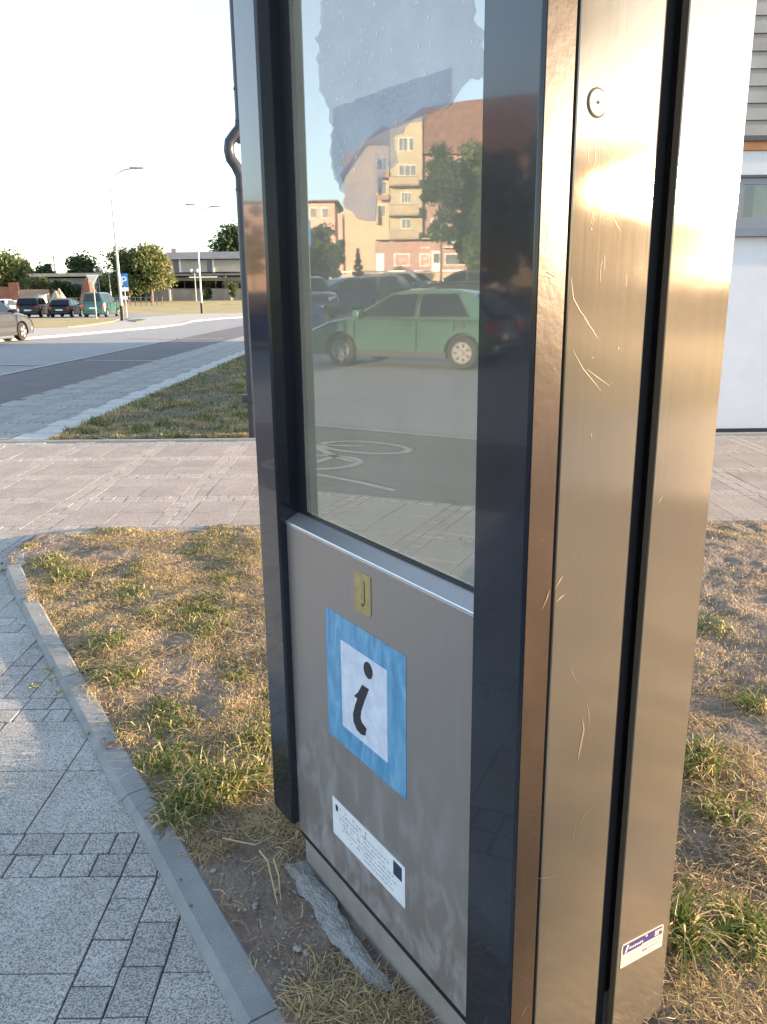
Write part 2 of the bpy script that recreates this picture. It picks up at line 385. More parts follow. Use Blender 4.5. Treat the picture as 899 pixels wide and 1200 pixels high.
# soil of the kerbed island and of the lawn by the house
def soil(name, P, z0, step, m, amp=.012):
    x0 = min(p[0] for p in P); x1 = max(p[0] for p in P); y0 = min(p[1] for p in P); y1 = max(p[1] for p in P)
    bm = bmesh.new(); vs = [bm.verts.new((p[0], p[1], z0 - .03)) for p in P]; bm.faces.new(vs)
    X = np.arange(x0, x1 + step, step); Y = np.arange(y0, y1 + step, step)
    V, F, idx = [], [], {}
    for j, y in enumerate(Y):
        for i, x in enumerate(X):
            ed = 0
            V.append((x, y, z0 + amp * (fnoise(x, y, 3, 1) + .7 * fnoise(x, y, 9, 2) + .45 * fnoise(x, y, 28, 3) + .25 * fnoise(x, y, 70, 4))))
    n = len(X)
    for j in range(len(Y) - 1):
        for i in range(n - 1):
            if inpoly(X[i] + step / 2, Y[j] + step / 2, P): F.append((j * n + i, j * n + i + 1, (j + 1) * n + i + 1, (j + 1) * n + i))
    bm.free(); me = np_mesh(name, np.array(V), np.array(F), m=m); me.polygons.foreach_set('use_smooth', [True] * len(me.polygons))
    return struct(link(name, me))
isl_soil = shrink(island, .03)
soil('island_soil', [p for p in isl_soil if p[1] > -3.5 and p[0] < 5], .012, .02, M_soil, .016)
soil('lawn_soil', lawn2, .01, .12, mat('lawn_soil', (.17, .15, .10), .95, color2=(.11, .10, .065), scale=2.5, bump=.8, bscale=40, detail=12), .03)

# kerb stones
kerb = struct(bpy.data.objects.new('kerb', None)); col.objects.link(kerb); kerb['kind'] = 'structure'
M_kerb = mat('kerb_concrete', (.30, .31, .315), .8, color2=(.235, .24, .245), scale=9, bump=.5, bscale=350, detail=10)
KW = .076
def kerb_run(pts, w, z, joints, name='kerb_stone'):
    # resample
    P = [Vector(p) for p in pts]; L = [0]
    for i in range(1, len(P)): L.append(L[-1] + (P[i] - P[i - 1]).length)
    def at(s):
        for i in range(1, len(P)):
            if s <= L[i] or i == len(P) - 1: return P[i - 1].lerp(P[i], (s - L[i - 1]) / (L[i] - L[i - 1]))
    tot = L[-1]; cuts = [0] + joints(tot) + [tot]
    for a, b in zip(cuts, cuts[1:]):
        ss = np.linspace(a + .002, b - .002, max(2, int((b - a) / .08) + 1)); sec = []
        for s in ss:
            p = at(s); t = (at(min(s + .04, tot)) - at(max(s - .04, 0))).normalized(); n = Vector((t.y, -t.x))    # towards the island
            jz = random.uniform(-.0008, .0008); jn = .0015 * fnoise(s, 1, 12)
            sec.append([(p.x + n.x * o, p.y + n.y * o, hh) for o, hh in ((0, -.03), (0.0, z * .45), (.017, z + jz), (w - .008 + jn, z + .001 + jz), (w + jn, z - .006), (w, -.03))])
        mb = MB(); k = len(sec[0])
        for q in sec: mb.v += q
        for i in range(len(sec) - 1):
            for j in range(k - 1): mb.f.append((i * k + j, i * k + j + 1, (i + 1) * k + j + 1, (i + 1) * k + j))
        mb.f += [tuple(range(k))[::-1], tuple((len(sec) - 1) * k + j for j in range(k))]
        mb.obj(name, M_kerb, kerb, smooth=25)
def jts(tot):
    r = []; s = 1.33
    while s < tot - .3: r.append(s); s += .80
    return r
kerb_run(kerb_o, KW, .020, jts)
kerb_run([kerb_o[-1]] + tip + [(-1.2, 4.40), (-.55, 4.42)], .10, .014, lambda t: [.55, 1.1, 1.65])
kerb_run([(-3.5, 7.35), (-1.3, 7.33), (6.5, 7.33)], .06, .02, lambda t: list(np.arange(1, t - .3, 1.0)))

# ------------------------------------------------------------------ grass
def tz_isl(x, y): return .012 + .016 * (fnoise(x, y, 3, 1) + .7 * fnoise(x, y, 9, 2))
GREEN = np.array([(.10, .15, .035), (.075, .12, .028), (.14, .18, .045), (.19, .20, .06)])
STRAW = np.array([(.66, .53, .27), (.60, .45, .22), (.74, .62, .36), (.55, .42, .24), (.58, .40, .25), (.46, .38, .26)])
def blades(name, pts, hts, wid, lean, tint, flat_=None):
    n = len(pts); P = np.array(pts); h = np.array(hts)[:, None]; a = rng.uniform(0, 2 * np.pi, n); d = np.stack([np.cos(a), np.sin(a), 0 * a], 1)
    b = rng.uniform(0, 2 * np.pi, n); side = np.stack([np.cos(b), np.sin(b), 0 * b], 1) * np.array(wid)[:, None]
    ln = np.array(lean)[:, None]; up = np.array([0, 0, 1.])
    m1 = P + d * h * ln * .35 + up * h * .55; m2 = P + d * h * ln * .75 + up * h * (.85 - .25 * ln); t = P + d * h * ln * 1.25 + up * h * (1 - .55 * ln)
    V = np.stack([P - side, P + side, m1 - side * .85, m1 + side * .85, m2 - side * .55, m2 + side * .55, t], 1).reshape(-1, 3)
    base = np.arange(n)[:, None] * 7
    F = np.concatenate([base + np.array(q) for q in ((0, 1, 3), (0, 3, 2), (2, 3, 5), (2, 5, 4), (4, 5, 6))])
    return stuff(link(name, np_mesh(name, V, F, np.repeat(np.array(tint), 7, 0), BLADE)))
def lawn(name, n, sampler, dens, hscale, wscale, zf, seed, greenbias=0):
    pts, hts, wid, lean, tint = [], [], [], [], []
    tries = 0
    while len(pts) < n and tries < n * 12:
        tries += 1; x, y = sampler()
        dn = dens(x, y)
        if random.random() > dn: continue
        g = fnoise(x, y, 4.5, seed + 5) + .6 * fnoise(x, y, 13, seed + 6) + greenbias
        k = 1 if g > .32 else 0
        fh = .5 + .5 * min(1, max(0, dn)) + .8 * max(0, g)
        if random.random() < .28: k = 1 - k if g > -.1 else 0
        c = random.choice(GREEN if k else STRAW) * random.uniform(.75, 1.2)
        pts.append((x, y, zf(x, y) - .003)); hts.append(hscale * fh * random.uniform(.4, 1.25) * (1.25 if k else 1)); wid.append(wscale * random.uniform(.5, 1.2)); lean.append(random.uniform(.2, 1.4)); tint.append(c)
    return blades(name, pts, hts, wid, lean, tint)
inner = shrink(island, .07)
kc = KO + (-KU) * .44 * KS + KV * .2 * KS
def isl_dens(x, y):
    if not inpoly(x, y, inner): return 0
    lx = -(Vector((x, y, 0)) - KO) @ KU; ly = (Vector((x, y, 0)) - KO) @ KV
    if -.02 < lx < .72 and -.02 < ly < .37: return 0
    bare = sstep(1.86, 1.50, y) if x < .3 else 0
    if x < .3 and y < 1.3: bare = .985
    c = fnoise(x, y, 2.6, 11) + .8 * fnoise(x, y, 8, 12) + .4 * fnoise(x, y, 22, 13)
    d = .52 + 1.15 * c
    edge = 0
    return max(.05, min(1, d)) * (1 - bare * .97)
def samp_left():
    while 1:
        y = 1.25 + 3.2 * random.random() ** 1.25; x = random.uniform(-2.0, .1)
        return x, y
def samp_right():
    y = .55 + 3.9 * random.random(); return random.uniform(.35, 3.2), y
lawn('grass', 85000, samp_left, isl_dens, .019, .0013, tz_isl, 1, -.17)
def dens_r(x, y): return isl_dens(x, y) * (.75 if y > 2.2 else .5)
lawn('grass', 52000, samp_right, dens_r, .018, .0014, tz_isl, 2, -.22)
# clumps of longer green blades
def clump(cx, cy, n, r, h, green=.75):
    pts, hts, wid, lean, tint = [], [], [], [], []
    for i in range(n):
        a = random.uniform(0, 6.28); q = r * random.random() ** .6; x = cx + q * math.cos(a); y = cy + q * math.sin(a)
        c = random.choice(GREEN if random.random() < green else STRAW) * random.uniform(.8, 1.3)
        pts.append((x, y, tz_isl(x, y))); hts.append(h * random.uniform(.5, 1.2)); wid.append(random.uniform(.0014, .0028)); lean.append(random.uniform(.5, 1.5)); tint.append(c)
    return pts, hts, wid, lean, tint
acc = [[], [], [], [], []]
for (px, py, n, r, h) in ((240, 935, 340, .11, .085), (200, 900, 160, .09, .06), (215, 960, 160, .07, .055), (140, 800, 130, .08, .05), (120, 762, 140, .09, .05), (85, 680, 150, .10, .05), (300, 880, 120, .07, .06), (300, 915, 120, .05, .06), (190, 850, 120, .10, .045),
                          (812, 905, 300, .07, .09), (795, 1112, 220, .045, .09), (880, 830, 120, .06, .05), (850, 960, 120, .06, .05), (870, 1110, 200, .06, .055), (835, 740, 100, .08, .045), (880, 1090, 100, .05, .05), (60, 660, 120, .1, .04), (250, 740, 110, .1, .045), (160, 700, 100, .1, .04)):
    p = G(px, py); r_ = clump(p.x, p.y, n, r, h)
    for a, b in zip(acc, r_): a += b
blades('grass_clumps', *acc)
# dead thatch: thin strands lying on the soil
def thatch(n, region, name):
    V, F, T, nb = [], [], [], 0
    while nb < n:
        x, y = region()
        if not inpoly(x, y, inner): continue
        lx = -(Vector((x, y, 0)) - KO) @ KU; ly = (Vector((x, y, 0)) - KO) @ KV
        if -.01 < lx < .72 and -.01 < ly < .37: continue
        if x < .1 and y < 1.72 and random.random() < sstep(1.75, 1.6, y) * .93 and name == 'dead_grass' and n > 9000: nb += 0; continue
        if fnoise(x, y, 5, 31) + .5 * fnoise(x, y, 15, 32) < random.uniform(-.5, .35): continue
        a = random.uniform(0, 6.28); l = random.uniform(.015, .06); w = random.uniform(.0005, .0011); z = tz_isl(x, y) + random.uniform(.004, .014); cu = random.uniform(-1.2, 1.2)
        c = random.choice(STRAW) * random.uniform(.5, 1.0)
        b = len(V); px_, py_ = x, y
        for k in range(4):
            aa = a + cu * k / 3; zz = z + .010 * math.sin(k * 1.05 + nb) * random.random()
            nx_, ny_ = -math.sin(aa) * w, math.cos(aa) * w
            V += [(px_ + nx_, py_ + ny_, zz), (px_ - nx_, py_ - ny_, zz + w * .6)]; T += [c, c]
            px_ += math.cos(aa) * l / 3; py_ += math.sin(aa) * l / 3
        F += [(b + 2 * k, b + 2 * k + 1, b + 2 * k + 3, b + 2 * k + 2) for k in range(3)]; nb += 1
    stuff(link(name, np_mesh(name, np.array(V), np.array(F), np.array(T), BLADE)))
thatch(30000, lambda: (random.uniform(.3, 1.6), random.uniform(.5, 2.4)), 'dead_grass')
thatch(20000, lambda: (random.uniform(-1.6, .2), random.uniform(1.3, 4.2)), 'dead_grass')
def reg3():
    p = G(random.gauss(300, 60), random.gauss(985, 24)); return p.x, p.y
thatch(1500, reg3, 'dead_grass')
def reg4():
    p = G(random.gauss(430, 70), random.gauss(1180, 30)); return p.x, p.y
thatch(1200, reg4, 'dead_grass')
# long dry stalks in the bare soil
dd = [G(*p) for p in ((305, 1010), (315, 1030), (322, 1062), (326, 1075))]
mb = MB(); mb.tube([(p.x, p.y, .03 + .02 * math.sin(i)) for i, p in enumerate(dd)], [.0022, .002, .0018, .001], 6)
dd = [G(*p) for p in ((333, 1010), (322, 1030), (328, 1050), (330, 1072))]; mb.tube([(p.x, p.y, .035 + .02 * math.sin(i)) for i, p in enumerate(dd)], [.002, .0022, .002, .001], 6)
dd = [G(*p) for p in ((262, 995), (280, 999), (300, 1003), (306, 1000))]; mb.tube([(p.x, p.y, .03) for i, p in enumerate(dd)], [.0015, .0018, .0018, .001], 6)
tag(mb.obj('dry_stalks', mat('dry_stalk', (.45, .35, .20), .7), smooth=40), 'long dry straw stalks lying in the bare soil beside the kiosk foot', 'stalks')
# pebbles
mb = MB(); bmp = bmesh.new()
for i in range(420):
    if i < 260: p = G(random.uniform(230, 440), random.uniform(1000, 1200))
    else: p = G(random.uniform(780, 899), random.uniform(640, 1200))
    if not inpoly(p.x, p.y, inner): continue
    r_ = random.uniform(.0015, .004) * (2.2 if random.random() < .05 else 1)
    q = bmesh.ops.create_icosphere(bmp, subdivisions=1, radius=r_, matrix=Matrix.Translation((p.x, p.y, tz_isl(p.x, p.y) + .004)) @ Matrix.Rotation(random.uniform(0, 3), 4, 'Z') @ Matrix.Diagonal((1.3, .9, .6, 1)))
for v in bmp.verts: v.co += Vector((random.uniform(-1, 1), random.uniform(-1, 1), random.uniform(-1, 1))) * .0006
me = bpy.data.meshes.new('pebbles'); bmp.to_mesh(me); bmp.free(); me.materials.append(mat('pebble', (.30, .27, .24), .8, var=.35, scale=40)); stuff(link('gravel', me))
# back lawn
def bl_dens(x, y):
    c = fnoise(x, y, .9, 41) + .6 * fnoise(x, y, 2.6, 42) + .4 * fnoise(x, y, 7, 43); return max(.12, min(1, .5 + 1.1 * c + (.5 if (x + 3.1) < .25 else 0)))
lawn('lawn_grass', 42000, lambda: (random.uniform(-3.1, -1.25), 7.42 + 15 * random.random() ** 1.6), bl_dens, .045, .0035, lambda x, y: .01, 4, .10)
# grass in the paving joints
acc = [[], [], [], [], []]
for (px, py, n) in ((58, 789, 60), (40, 808, 70), (68, 817, 50), (3, 671, 60), (105, 865, 16), (44, 745, 14), (64, 800, 20)):
    p = G(px, py); r_ = clump(p.x, p.y, n // 2, .02, .010)
    for a, b in zip(acc, r_): a += b
blades('joint_weeds', *acc)

# ------------------------------------------------------------------ information kiosk
kiosk = thing('information_kiosk', 'tall dark framed information kiosk with glass display and brushed steel panels standing on dry grass', 'kiosk', KO, math.atan2(-KU.y, -KU.x))
def steel(name, base, rough, smudge=0.0, streak=.5, metal=.9, beck=None):
    M = bpy.data.materials.new(name); M.use_nodes = True; nt = M.node_tree; N = nt.nodes; L = nt.links; p = N['Principled BSDF']
    p.inputs['Metallic'].default_value = metal
    tc = N.new('ShaderNodeTexCoord'); mp = N.new('ShaderNodeMapping'); mp.inputs['Scale'].default_value = (260, 260, 2.2); L.new(tc.outputs['Object'], mp.inputs[0])
    nz = N.new('ShaderNodeTexNoise'); nz.inputs['Scale'].default_value = 1.0; nz.inputs['Detail'].default_value = 4; L.new(mp.outputs[0], nz.inputs[0])
    n2 = N.new('ShaderNodeTexNoise'); n2.inputs['Scale'].default_value = 9; n2.inputs['Detail'].default_value = 9; n2.inputs['Roughness'].default_value = .7; L.new(tc.outputs['Object'], n2.inputs[0])
    r1 = N.new('ShaderNodeMapRange'); r1.inputs[3].default_value = rough - .05 * streak; r1.inputs[4].default_value = rough + .09 * streak; L.new(nz.outputs[0], r1.inputs[0])
    r2 = N.new('ShaderNodeMapRange'); r2.inputs[1].default_value = .45; r2.inputs[2].default_value = .75; r2.inputs[4].default_value = .05; L.new(n2.outputs[0], r2.inputs[0])
    ad = N.new('ShaderNodeMath'); ad.operation = 'ADD'; L.new(r1.outputs[0], ad.inputs[0]); L.new(r2.outputs[0], ad.inputs[1]); L.new(ad.outputs[0], p.inputs['Roughness'])
    cr = N.new('ShaderNodeMapRange'); cr.inputs[3].default_value = .88; cr.inputs[4].default_value = 1.10; L.new(nz.outputs[0], cr.inputs[0])
    mx = N.new('ShaderNodeMixRGB'); mx.blend_type = 'MULTIPLY'; mx.inputs[0].default_value = 1; mx.inputs[1].default_value = (*base, 1); L.new(cr.outputs[0], mx.inputs[2]); out = mx.outputs[0]
    bsdf = p.outputs[0]
    L.new(out, p.inputs['Base Color'])
    if beck:
        ga = N.new('ShaderNodeBsdfAnisotropic') if hasattr(bpy.types, 'ShaderNodeBsdfAnisotropic') else N.new('ShaderNodeBsdfGlossy'); gb = N.new('ShaderNodeBsdfAnisotropic'); ga.distribution = gb.distribution = 'BECKMANN'; df = N.new('ShaderNodeBsdfDiffuse')
        ga.inputs['Roughness'].default_value = beck[0]; gb.inputs['Roughness'].default_value = beck[1]; L.new(out, ga.inputs['Color']); L.new(out, gb.inputs['Color']); df.inputs[0].default_value = (base[0] * .7, base[1] * .7, base[2] * .7, 1)
        m1 = N.new('ShaderNodeMixShader'); r5 = N.new('ShaderNodeMapRange'); r5.inputs[3].default_value = beck[2] * .5; r5.inputs[4].default_value = beck[2] * 2; L.new(nz.outputs[0], r5.inputs[0]); L.new(r5.outputs[0], m1.inputs[0]); L.new(ga.outputs[0], m1.inputs[1]); L.new(gb.outputs[0], m1.inputs[2])
        m2 = N.new('ShaderNodeMixShader'); m2.inputs[0].default_value = .30; L.new(m1.outputs[0], m2.inputs[1]); L.new(df.outputs[0], m2.inputs[2]); bsdf = m2.outputs[0]; beckn = (ga, gb)
    bp = N.new('ShaderNodeBump'); bp.inputs['Strength'].default_value = .05; bp.inputs['Distance'].default_value = .0003; L.new(nz.outputs[0], bp.inputs['Height'])
    b2 = N.new('ShaderNodeBump'); b2.inputs['Strength'].default_value = .022; b2.inputs['Distance'].default_value = .006; n3 = N.new('ShaderNodeTexNoise'); n3.inputs['Scale'].default_value = 22; n3.inputs['Detail'].default_value = 2
    L.new(tc.outputs['Object'], n3.inputs[0]); L.new(n3.outputs[0], b2.inputs['Height']); L.new(bp.outputs[0], b2.inputs['Normal']); L.new(b2.outputs[0], p.inputs['Normal'])
    if beck:
        tg = N.new('ShaderNodeCombineXYZ'); tg.inputs[2].default_value = 1; beckn[0].inputs['Anisotropy'].default_value = .35
        for q_ in beckn: L.new(b2.outputs[0], q_.inputs['Normal'])
        L.new(tg.outputs[0], beckn[0].inputs['Tangent'])
    if smudge:
        # pale wiped-on smudges, denser towards the foot of the panel where it has been rubbed
        m3 = N.new('ShaderNodeMapping'); m3.inputs['Rotation'].default_value = (0, .5, 0); m3.inputs['Scale'].default_value = (24, 1, 13); L.new(tc.outputs['Object'], m3.inputs[0])
        n4 = N.new('ShaderNodeTexNoise'); n4.inputs['Scale'].default_value = .9; n4.inputs['Detail'].default_value = 7; n4.inputs['Roughness'].default_value = .62; n4.inputs['Distortion'].default_value = .6; L.new(m3.outputs[0], n4.inputs[0])
        sx = N.new('ShaderNodeSeparateXYZ'); L.new(tc.outputs['Object'], sx.inputs[0])
        zr = N.new('ShaderNodeMapRange'); zr.inputs[1].default_value = .55; zr.inputs[2].default_value = .12; L.new(sx.outputs[2], zr.inputs[0])
        r4 = N.new('ShaderNodeMapRange'); r4.inputs[1].default_value = .46; r4.inputs[2].default_value = .80; L.new(n4.outputs[0], r4.inputs[0])
        mu = N.new('ShaderNodeMath'); mu.operation = 'MULTIPLY'; L.new(zr.outputs[0], mu.inputs[0]); L.new(r4.outputs[0], mu.inputs[1])
        m5 = N.new('ShaderNodeMath'); m5.operation = 'MULTIPLY'; m5.inputs[1].default_value = smudge; m5.use_clamp = True; L.new(mu.outputs[0], m5.inputs[0])
        df = N.new('ShaderNodeBsdfDiffuse'); df.inputs[0].default_value = (.55, .56, .60, 1); ms = N.new('ShaderNodeMixShader'); L.new(m5.outputs[0], ms.inputs[0]); L.new(bsdf, ms.inputs[1]); L.new(df.outputs[0], ms.inputs[2]); bsdf = ms.outputs[0]
    L.new(bsdf, N['Material Output'].inputs[0]); MATS[name] = M; return M
M_post = mat('dark_paint', (.014, .017, .026), .16, spec=.35, coat=.6, var=.25, scale=6, bump=.02, bscale=30)  # blue of the post's shaded front is put into this paint
M_inner = mat('black_trim', (.012, .013, .018), .35)
M_front = steel('front_steel', (.325, .29, .275), .36, smudge=.5, metal=.55)
M_side = steel('side_steel', (.355, .31, .255), .135, metal=.88, beck=(.14, .33, .010))
M_plin = mat('plinth_paint', (.34, .31, .29), .5, var=.12, scale=10, metal=.3)
M_sill = steel('sill_steel', (.62, .64, .68), .30, metal=.8)
def K(x0, x1, y0, y1, z0, z1, name, m, bev=.0015): return MB().box(x0 * KS, x1 * KS, y0 * KS, y1 * KS, z0 * KS, z1 * KS).obj(name, m, kiosk, bev=bev)
TOPZ = 2.62
K(.006, .846, .012, .44, -.10, .13, 'plinth', M_plin)
K(.012, .849, .056, .440, .131, TOPZ - .01, 'core', M_inner)
K(-.004, .7545, .0, .030, .128, 1.0105, 'front_panel', M_front)
K(.002, .7545, .0035, .030, .108, .1265, 'panel_edge_seal', M_inner)
# sloping sill
s = MB(); s.prism([(-.004 * KS, -.0015, 1.0125 * KS), (-.004 * KS, .036 * KS, 1.030 * KS), (-.004 * KS, .036 * KS, 1.000 * KS), (-.004 * KS, -.0015, 1.004 * KS)], (.758 * KS, 0, 0)); s.obj('sill', M_sill, kiosk, bev=.0008)
# posts: chamfered profile
def post(x0, x1, z0, name):
    b = .004 / KS
    prof = [(x0 + b, -.022), (x1 - b, -.022), (x1, -.022 + b), (x1, .0365), (x0, .0365), (x0, -.022 + b)]
    return MB().prism([(x * KS, y * KS, z0 * KS) for x, y in prof], (0, 0, (TOPZ - z0) * KS)).obj(name, M_post, kiosk, bev=.0006)
post(-.118, -.002, .148, 'frame_post')
post(.7555, .883, .03, 'frame_post')
K(.8832, .8845, -.0175, .0360, .03, TOPZ, 'sunlit_post_face', mat('sunlit_post_paint', (.062, .043, .032), .24, metal=.2, coat=.5, var=.12, scale=9, bump=.03, bscale=60), .0004)  # added plate: the post's sunlit brown put into its colour
K(-.1135, -.0075, .0368, .44, .148, TOPZ, 'far_side_panel', M_post)
# inner glazing frame
def FR(x0, x1, z0, z1): return K(x0, x1, .036, .062, z0, z1, 'glazing_bar', M_inner, .0008)
K(.0432, .7545, .0335, .0355, 1.0308, 1.0385, 'glazing_bar', M_inner, 0); K(-.0015, .043, .0335, .0355, 1.0308, TOPZ, 'glazing_bar', M_inner, 0); K(.0432, .7545, .0335, .0355, 2.50, TOPZ, 'glazing_bar', M_inner, 0)  # left bar widened to stand for the dark reveal mirrored in the pane
K(-.118, .883, -.022, .45, TOPZ + .001, TOPZ + .03, 'roof_cap', M_post, .003)
# display board and pane
def board_mat():
    M = bpy.data.materials.new('display_board'); M.use_nodes = True; nt = M.node_tree; N = nt.nodes; L = nt.links; p = N['Principled BSDF']; p.inputs['Roughness'].default_value = .8
    tc = N.new('ShaderNodeTexCoord'); sx = N.new('ShaderNodeSeparateXYZ'); L.new(tc.outputs['Object'], sx.inputs[0])
    cr = N.new('ShaderNodeValToRGB'); mr = N.new('ShaderNodeMapRange'); mr.inputs[1].default_value = 0; mr.inputs[2].default_value = .61; L.new(sx.outputs[0], mr.inputs[0]); L.new(mr.outputs[0], cr.inputs[0])
    e = cr.color_ramp; e.interpolation = 'CONSTANT'; e.elements[0].color = (.78, .77, .60, 1); e.elements[1].position = .84; e.elements[1].color = (.76, .78, .58, 1)
    x = e.elements.new(.19); x.color = (.78, .74, .60, 1)
    nz = N.new('ShaderNodeTexNoise'); nz.inputs['Scale'].default_value = 5; nz.inputs['Detail'].default_value = 6; L.new(tc.outputs['Object'], nz.inputs[0])
    m2 = N.new('ShaderNodeMapRange'); m2.inputs[1].default_value = .3; m2.inputs[2].default_value = .7; m2.inputs[3].default_value = .88; m2.inputs[4].default_value = 1.1; L.new(nz.outputs[0], m2.inputs[0])
    mx = N.new('ShaderNodeMixRGB'); mx.blend_type = 'MULTIPLY'; mx.inputs[0].default_value = 1; L.new(cr.outputs[0], mx.inputs[1]); L.new(m2.outputs[0], mx.inputs[2]); L.new(mx.outputs[0], p.inputs['Base Color']); return M
K(.049, .752, .044, .050, 1.032, 2.52, 'display_board', board_mat(), 0)
def pane_mat(name, refl, tintc=(1, 1, 1), dust=0):
    M = bpy.data.materials.new(name); M.use_nodes = True; nt = M.node_tree; N = nt.nodes; L = nt.links; N.remove(N['Principled BSDF'])
    g = N.new('ShaderNodeBsdfGlossy'); g.inputs['Roughness'].default_value = .016 if dust else 0.0; g.inputs[0].default_value = (.97, .98, 1, 1)
    t = N.new('ShaderNodeBsdfTransparent'); t.inputs[0].default_value = (*tintc, 1); mx = N.new('ShaderNodeMixShader')
    lw = N.new('ShaderNodeFresnel'); lw.inputs[0].default_value = refl
    L.new(lw.outputs[0], mx.inputs[0]); L.new(t.outputs[0], mx.inputs[1]); L.new(g.outputs[0], mx.inputs[2]); o_ = mx.outputs[0]
    if dust:
        df = N.new('ShaderNodeBsdfDiffuse'); df.inputs[0].default_value = (.64, .60, .49, 1); tc = N.new('ShaderNodeTexCoord'); nz = N.new('ShaderNodeTexNoise'); nz.inputs['Scale'].default_value = 9; nz.inputs['Detail'].default_value = 7; L.new(tc.outputs['Object'], nz.inputs[0])
        mr = N.new('ShaderNodeMapRange'); mr.inputs[1].default_value = .3; mr.inputs[2].default_value = .7; mr.inputs[3].default_value = dust * .8; mr.inputs[4].default_value = dust * 1.2; L.new(nz.outputs[0], mr.inputs[0])
        m2 = N.new('ShaderNodeMixShader'); L.new(mr.outputs[0], m2.inputs[0]); L.new(o_, m2.inputs[1]); L.new(df.outputs[0], m2.inputs[2]); o_ = m2.outputs[0]
    L.new(o_, N['Material Output'].inputs[0]); return M
pv = MB(); a = -.0018 * KS; b = .7545 * KS; y = .036 * KS
pv.poly([(a, y, 1.0402 * KS), (b, y, 1.0402 * KS), (b, y, 2.50 * KS), (a, y, 2.50 * KS)])
pv.obj('glass_pane', pane_mat('display_glass', 4.0, dust=.22), kiosk)
# peeling film on the pane
def film_mat():
    M = bpy.data.materials.new('clouded_film'); M.use_nodes = True; nt = M.node_tree; N = nt.nodes; L = nt.links; N.remove(N['Principled BSDF'])
    tc = N.new('ShaderNodeTexCoord')
    def noi(sc_, det, sx=1):
        m_ = N.new('ShaderNodeMapping'); m_.inputs['Scale'].default_value = (sx, 1, 1); L.new(tc.outputs['Object'], m_.inputs[0])
        n = N.new('ShaderNodeTexNoise'); n.inputs['Scale'].default_value = sc_; n.inputs['Detail'].default_value = det; L.new(m_.outputs[0], n.inputs[0]); return n.outputs[0]
    df = N.new('ShaderNodeBsdfDiffuse'); df.inputs[0].default_value = (.62, .63, .67, 1)
    dw = N.new('ShaderNodeBsdfDiffuse'); dw.inputs[0].default_value = (.95, .96, 1, 1)
    tr = N.new('ShaderNodeBsdfTransparent')
    mr = N.new('ShaderNodeMapRange'); mr.inputs[1].default_value = .35; mr.inputs[2].default_value = .65; mr.inputs[3].default_value = .36; mr.inputs[4].default_value = .52; L.new(noi(14, 5), mr.inputs[0])
    mx = N.new('ShaderNodeMixShader'); L.new(mr.outputs[0], mx.inputs[0]); L.new(tr.outputs[0], mx.inputs[1]); L.new(df.outputs[0], mx.inputs[2])
    # tiny bright bubbles
    v = N.new('ShaderNodeTexVoronoi'); v.inputs['Scale'].default_value = 130; v.inputs['Randomness'].default_value = 1; m_ = N.new('ShaderNodeMapping'); m_.inputs['Scale'].default_value = (1.4, 1, .7); L.new(tc.outputs['Object'], m_.inputs[0]); L.new(m_.outputs[0], v.inputs[0])
    lt = N.new('ShaderNodeMath'); lt.operation = 'LESS_THAN'; lt.inputs[1].default_value = .22; L.new(v.outputs['Distance'], lt.inputs[0])
    sp = N.new('ShaderNodeSeparateColor'); L.new(v.outputs['Color'], sp.inputs[0]); 
    th = N.new('ShaderNodeMapRange'); th.inputs[1].default_value = .40; th.inputs[2].default_value = .72; th.inputs[3].default_value = .98; th.inputs[4].default_value = .55; L.new(noi(7, 4), th.inputs[0])
    gt = N.new('ShaderNodeMath'); gt.operation = 'GREATER_THAN'; L.new(sp.outputs[0], gt.inputs[0]); L.new(th.outputs[0], gt.inputs[1])
    mu = N.new('ShaderNodeMath'); mu.operation = 'MULTIPLY'; L.new(lt.outputs[0], mu.inputs[0]); L.new(gt.outputs[0], mu.inputs[1])
    m7 = N.new('ShaderNodeMath'); m7.operation = 'MULTIPLY'; m7.inputs[1].default_value = .8; L.new(mu.outputs[0], m7.inputs[0])
    m3 = N.new('ShaderNodeMixShader'); L.new(m7.outputs[0], m3.inputs[0]); L.new(mx.outputs[0], m3.inputs[1]); L.new(dw.outputs[0], m3.inputs[2])
    L.new(m3.outputs[0], N['Material Output'].inputs[0]); return M
def ragged(pts, amp, n=7):
    out = []
    for i in range(len(pts)):
        a = Vector(pts[i]); b = Vector(pts[(i + 1) % len(pts)]); L_ = (b - a).length; k = max(1, int(L_ / n)); nn = Vector((-(b - a).y, (b - a).x)).normalized()
        for j in range(k):
            p = a.lerp(b, j / k); out.append(p + nn * amp * (fnoise(p.x, p.y, .09, 3) + .7 * fnoise(p.x, p.y, .35, 5)) * 2)
    return out
film_px = ragged([(377, -330), (378, -4), (372, 60), (371, 85), (374, 106), (385, 122), (389, 150), (387, 180), (391, 210), (400, 222), (406, 243), (422, 262), (437, 259), (441, 235), (452, 200), (466, 190), (462, 160), (474, 146), (500, 134), (528, 122), (540, 102), (552, 94), (566, 90), (567, 32), (556, 22), (553, -4), (553, -330)], 3.0)
def onp(px, py, d): x, z = FL(px, py, -d * KS); return (x, d * KS, z)
FM = film_mat()
MB().poly([onp(p.x, p.y, .0350) for p in film_px]).obj('clouded_film', FM, kiosk)
tint = mat('tape_tint', (.25, .29, .36), .6)
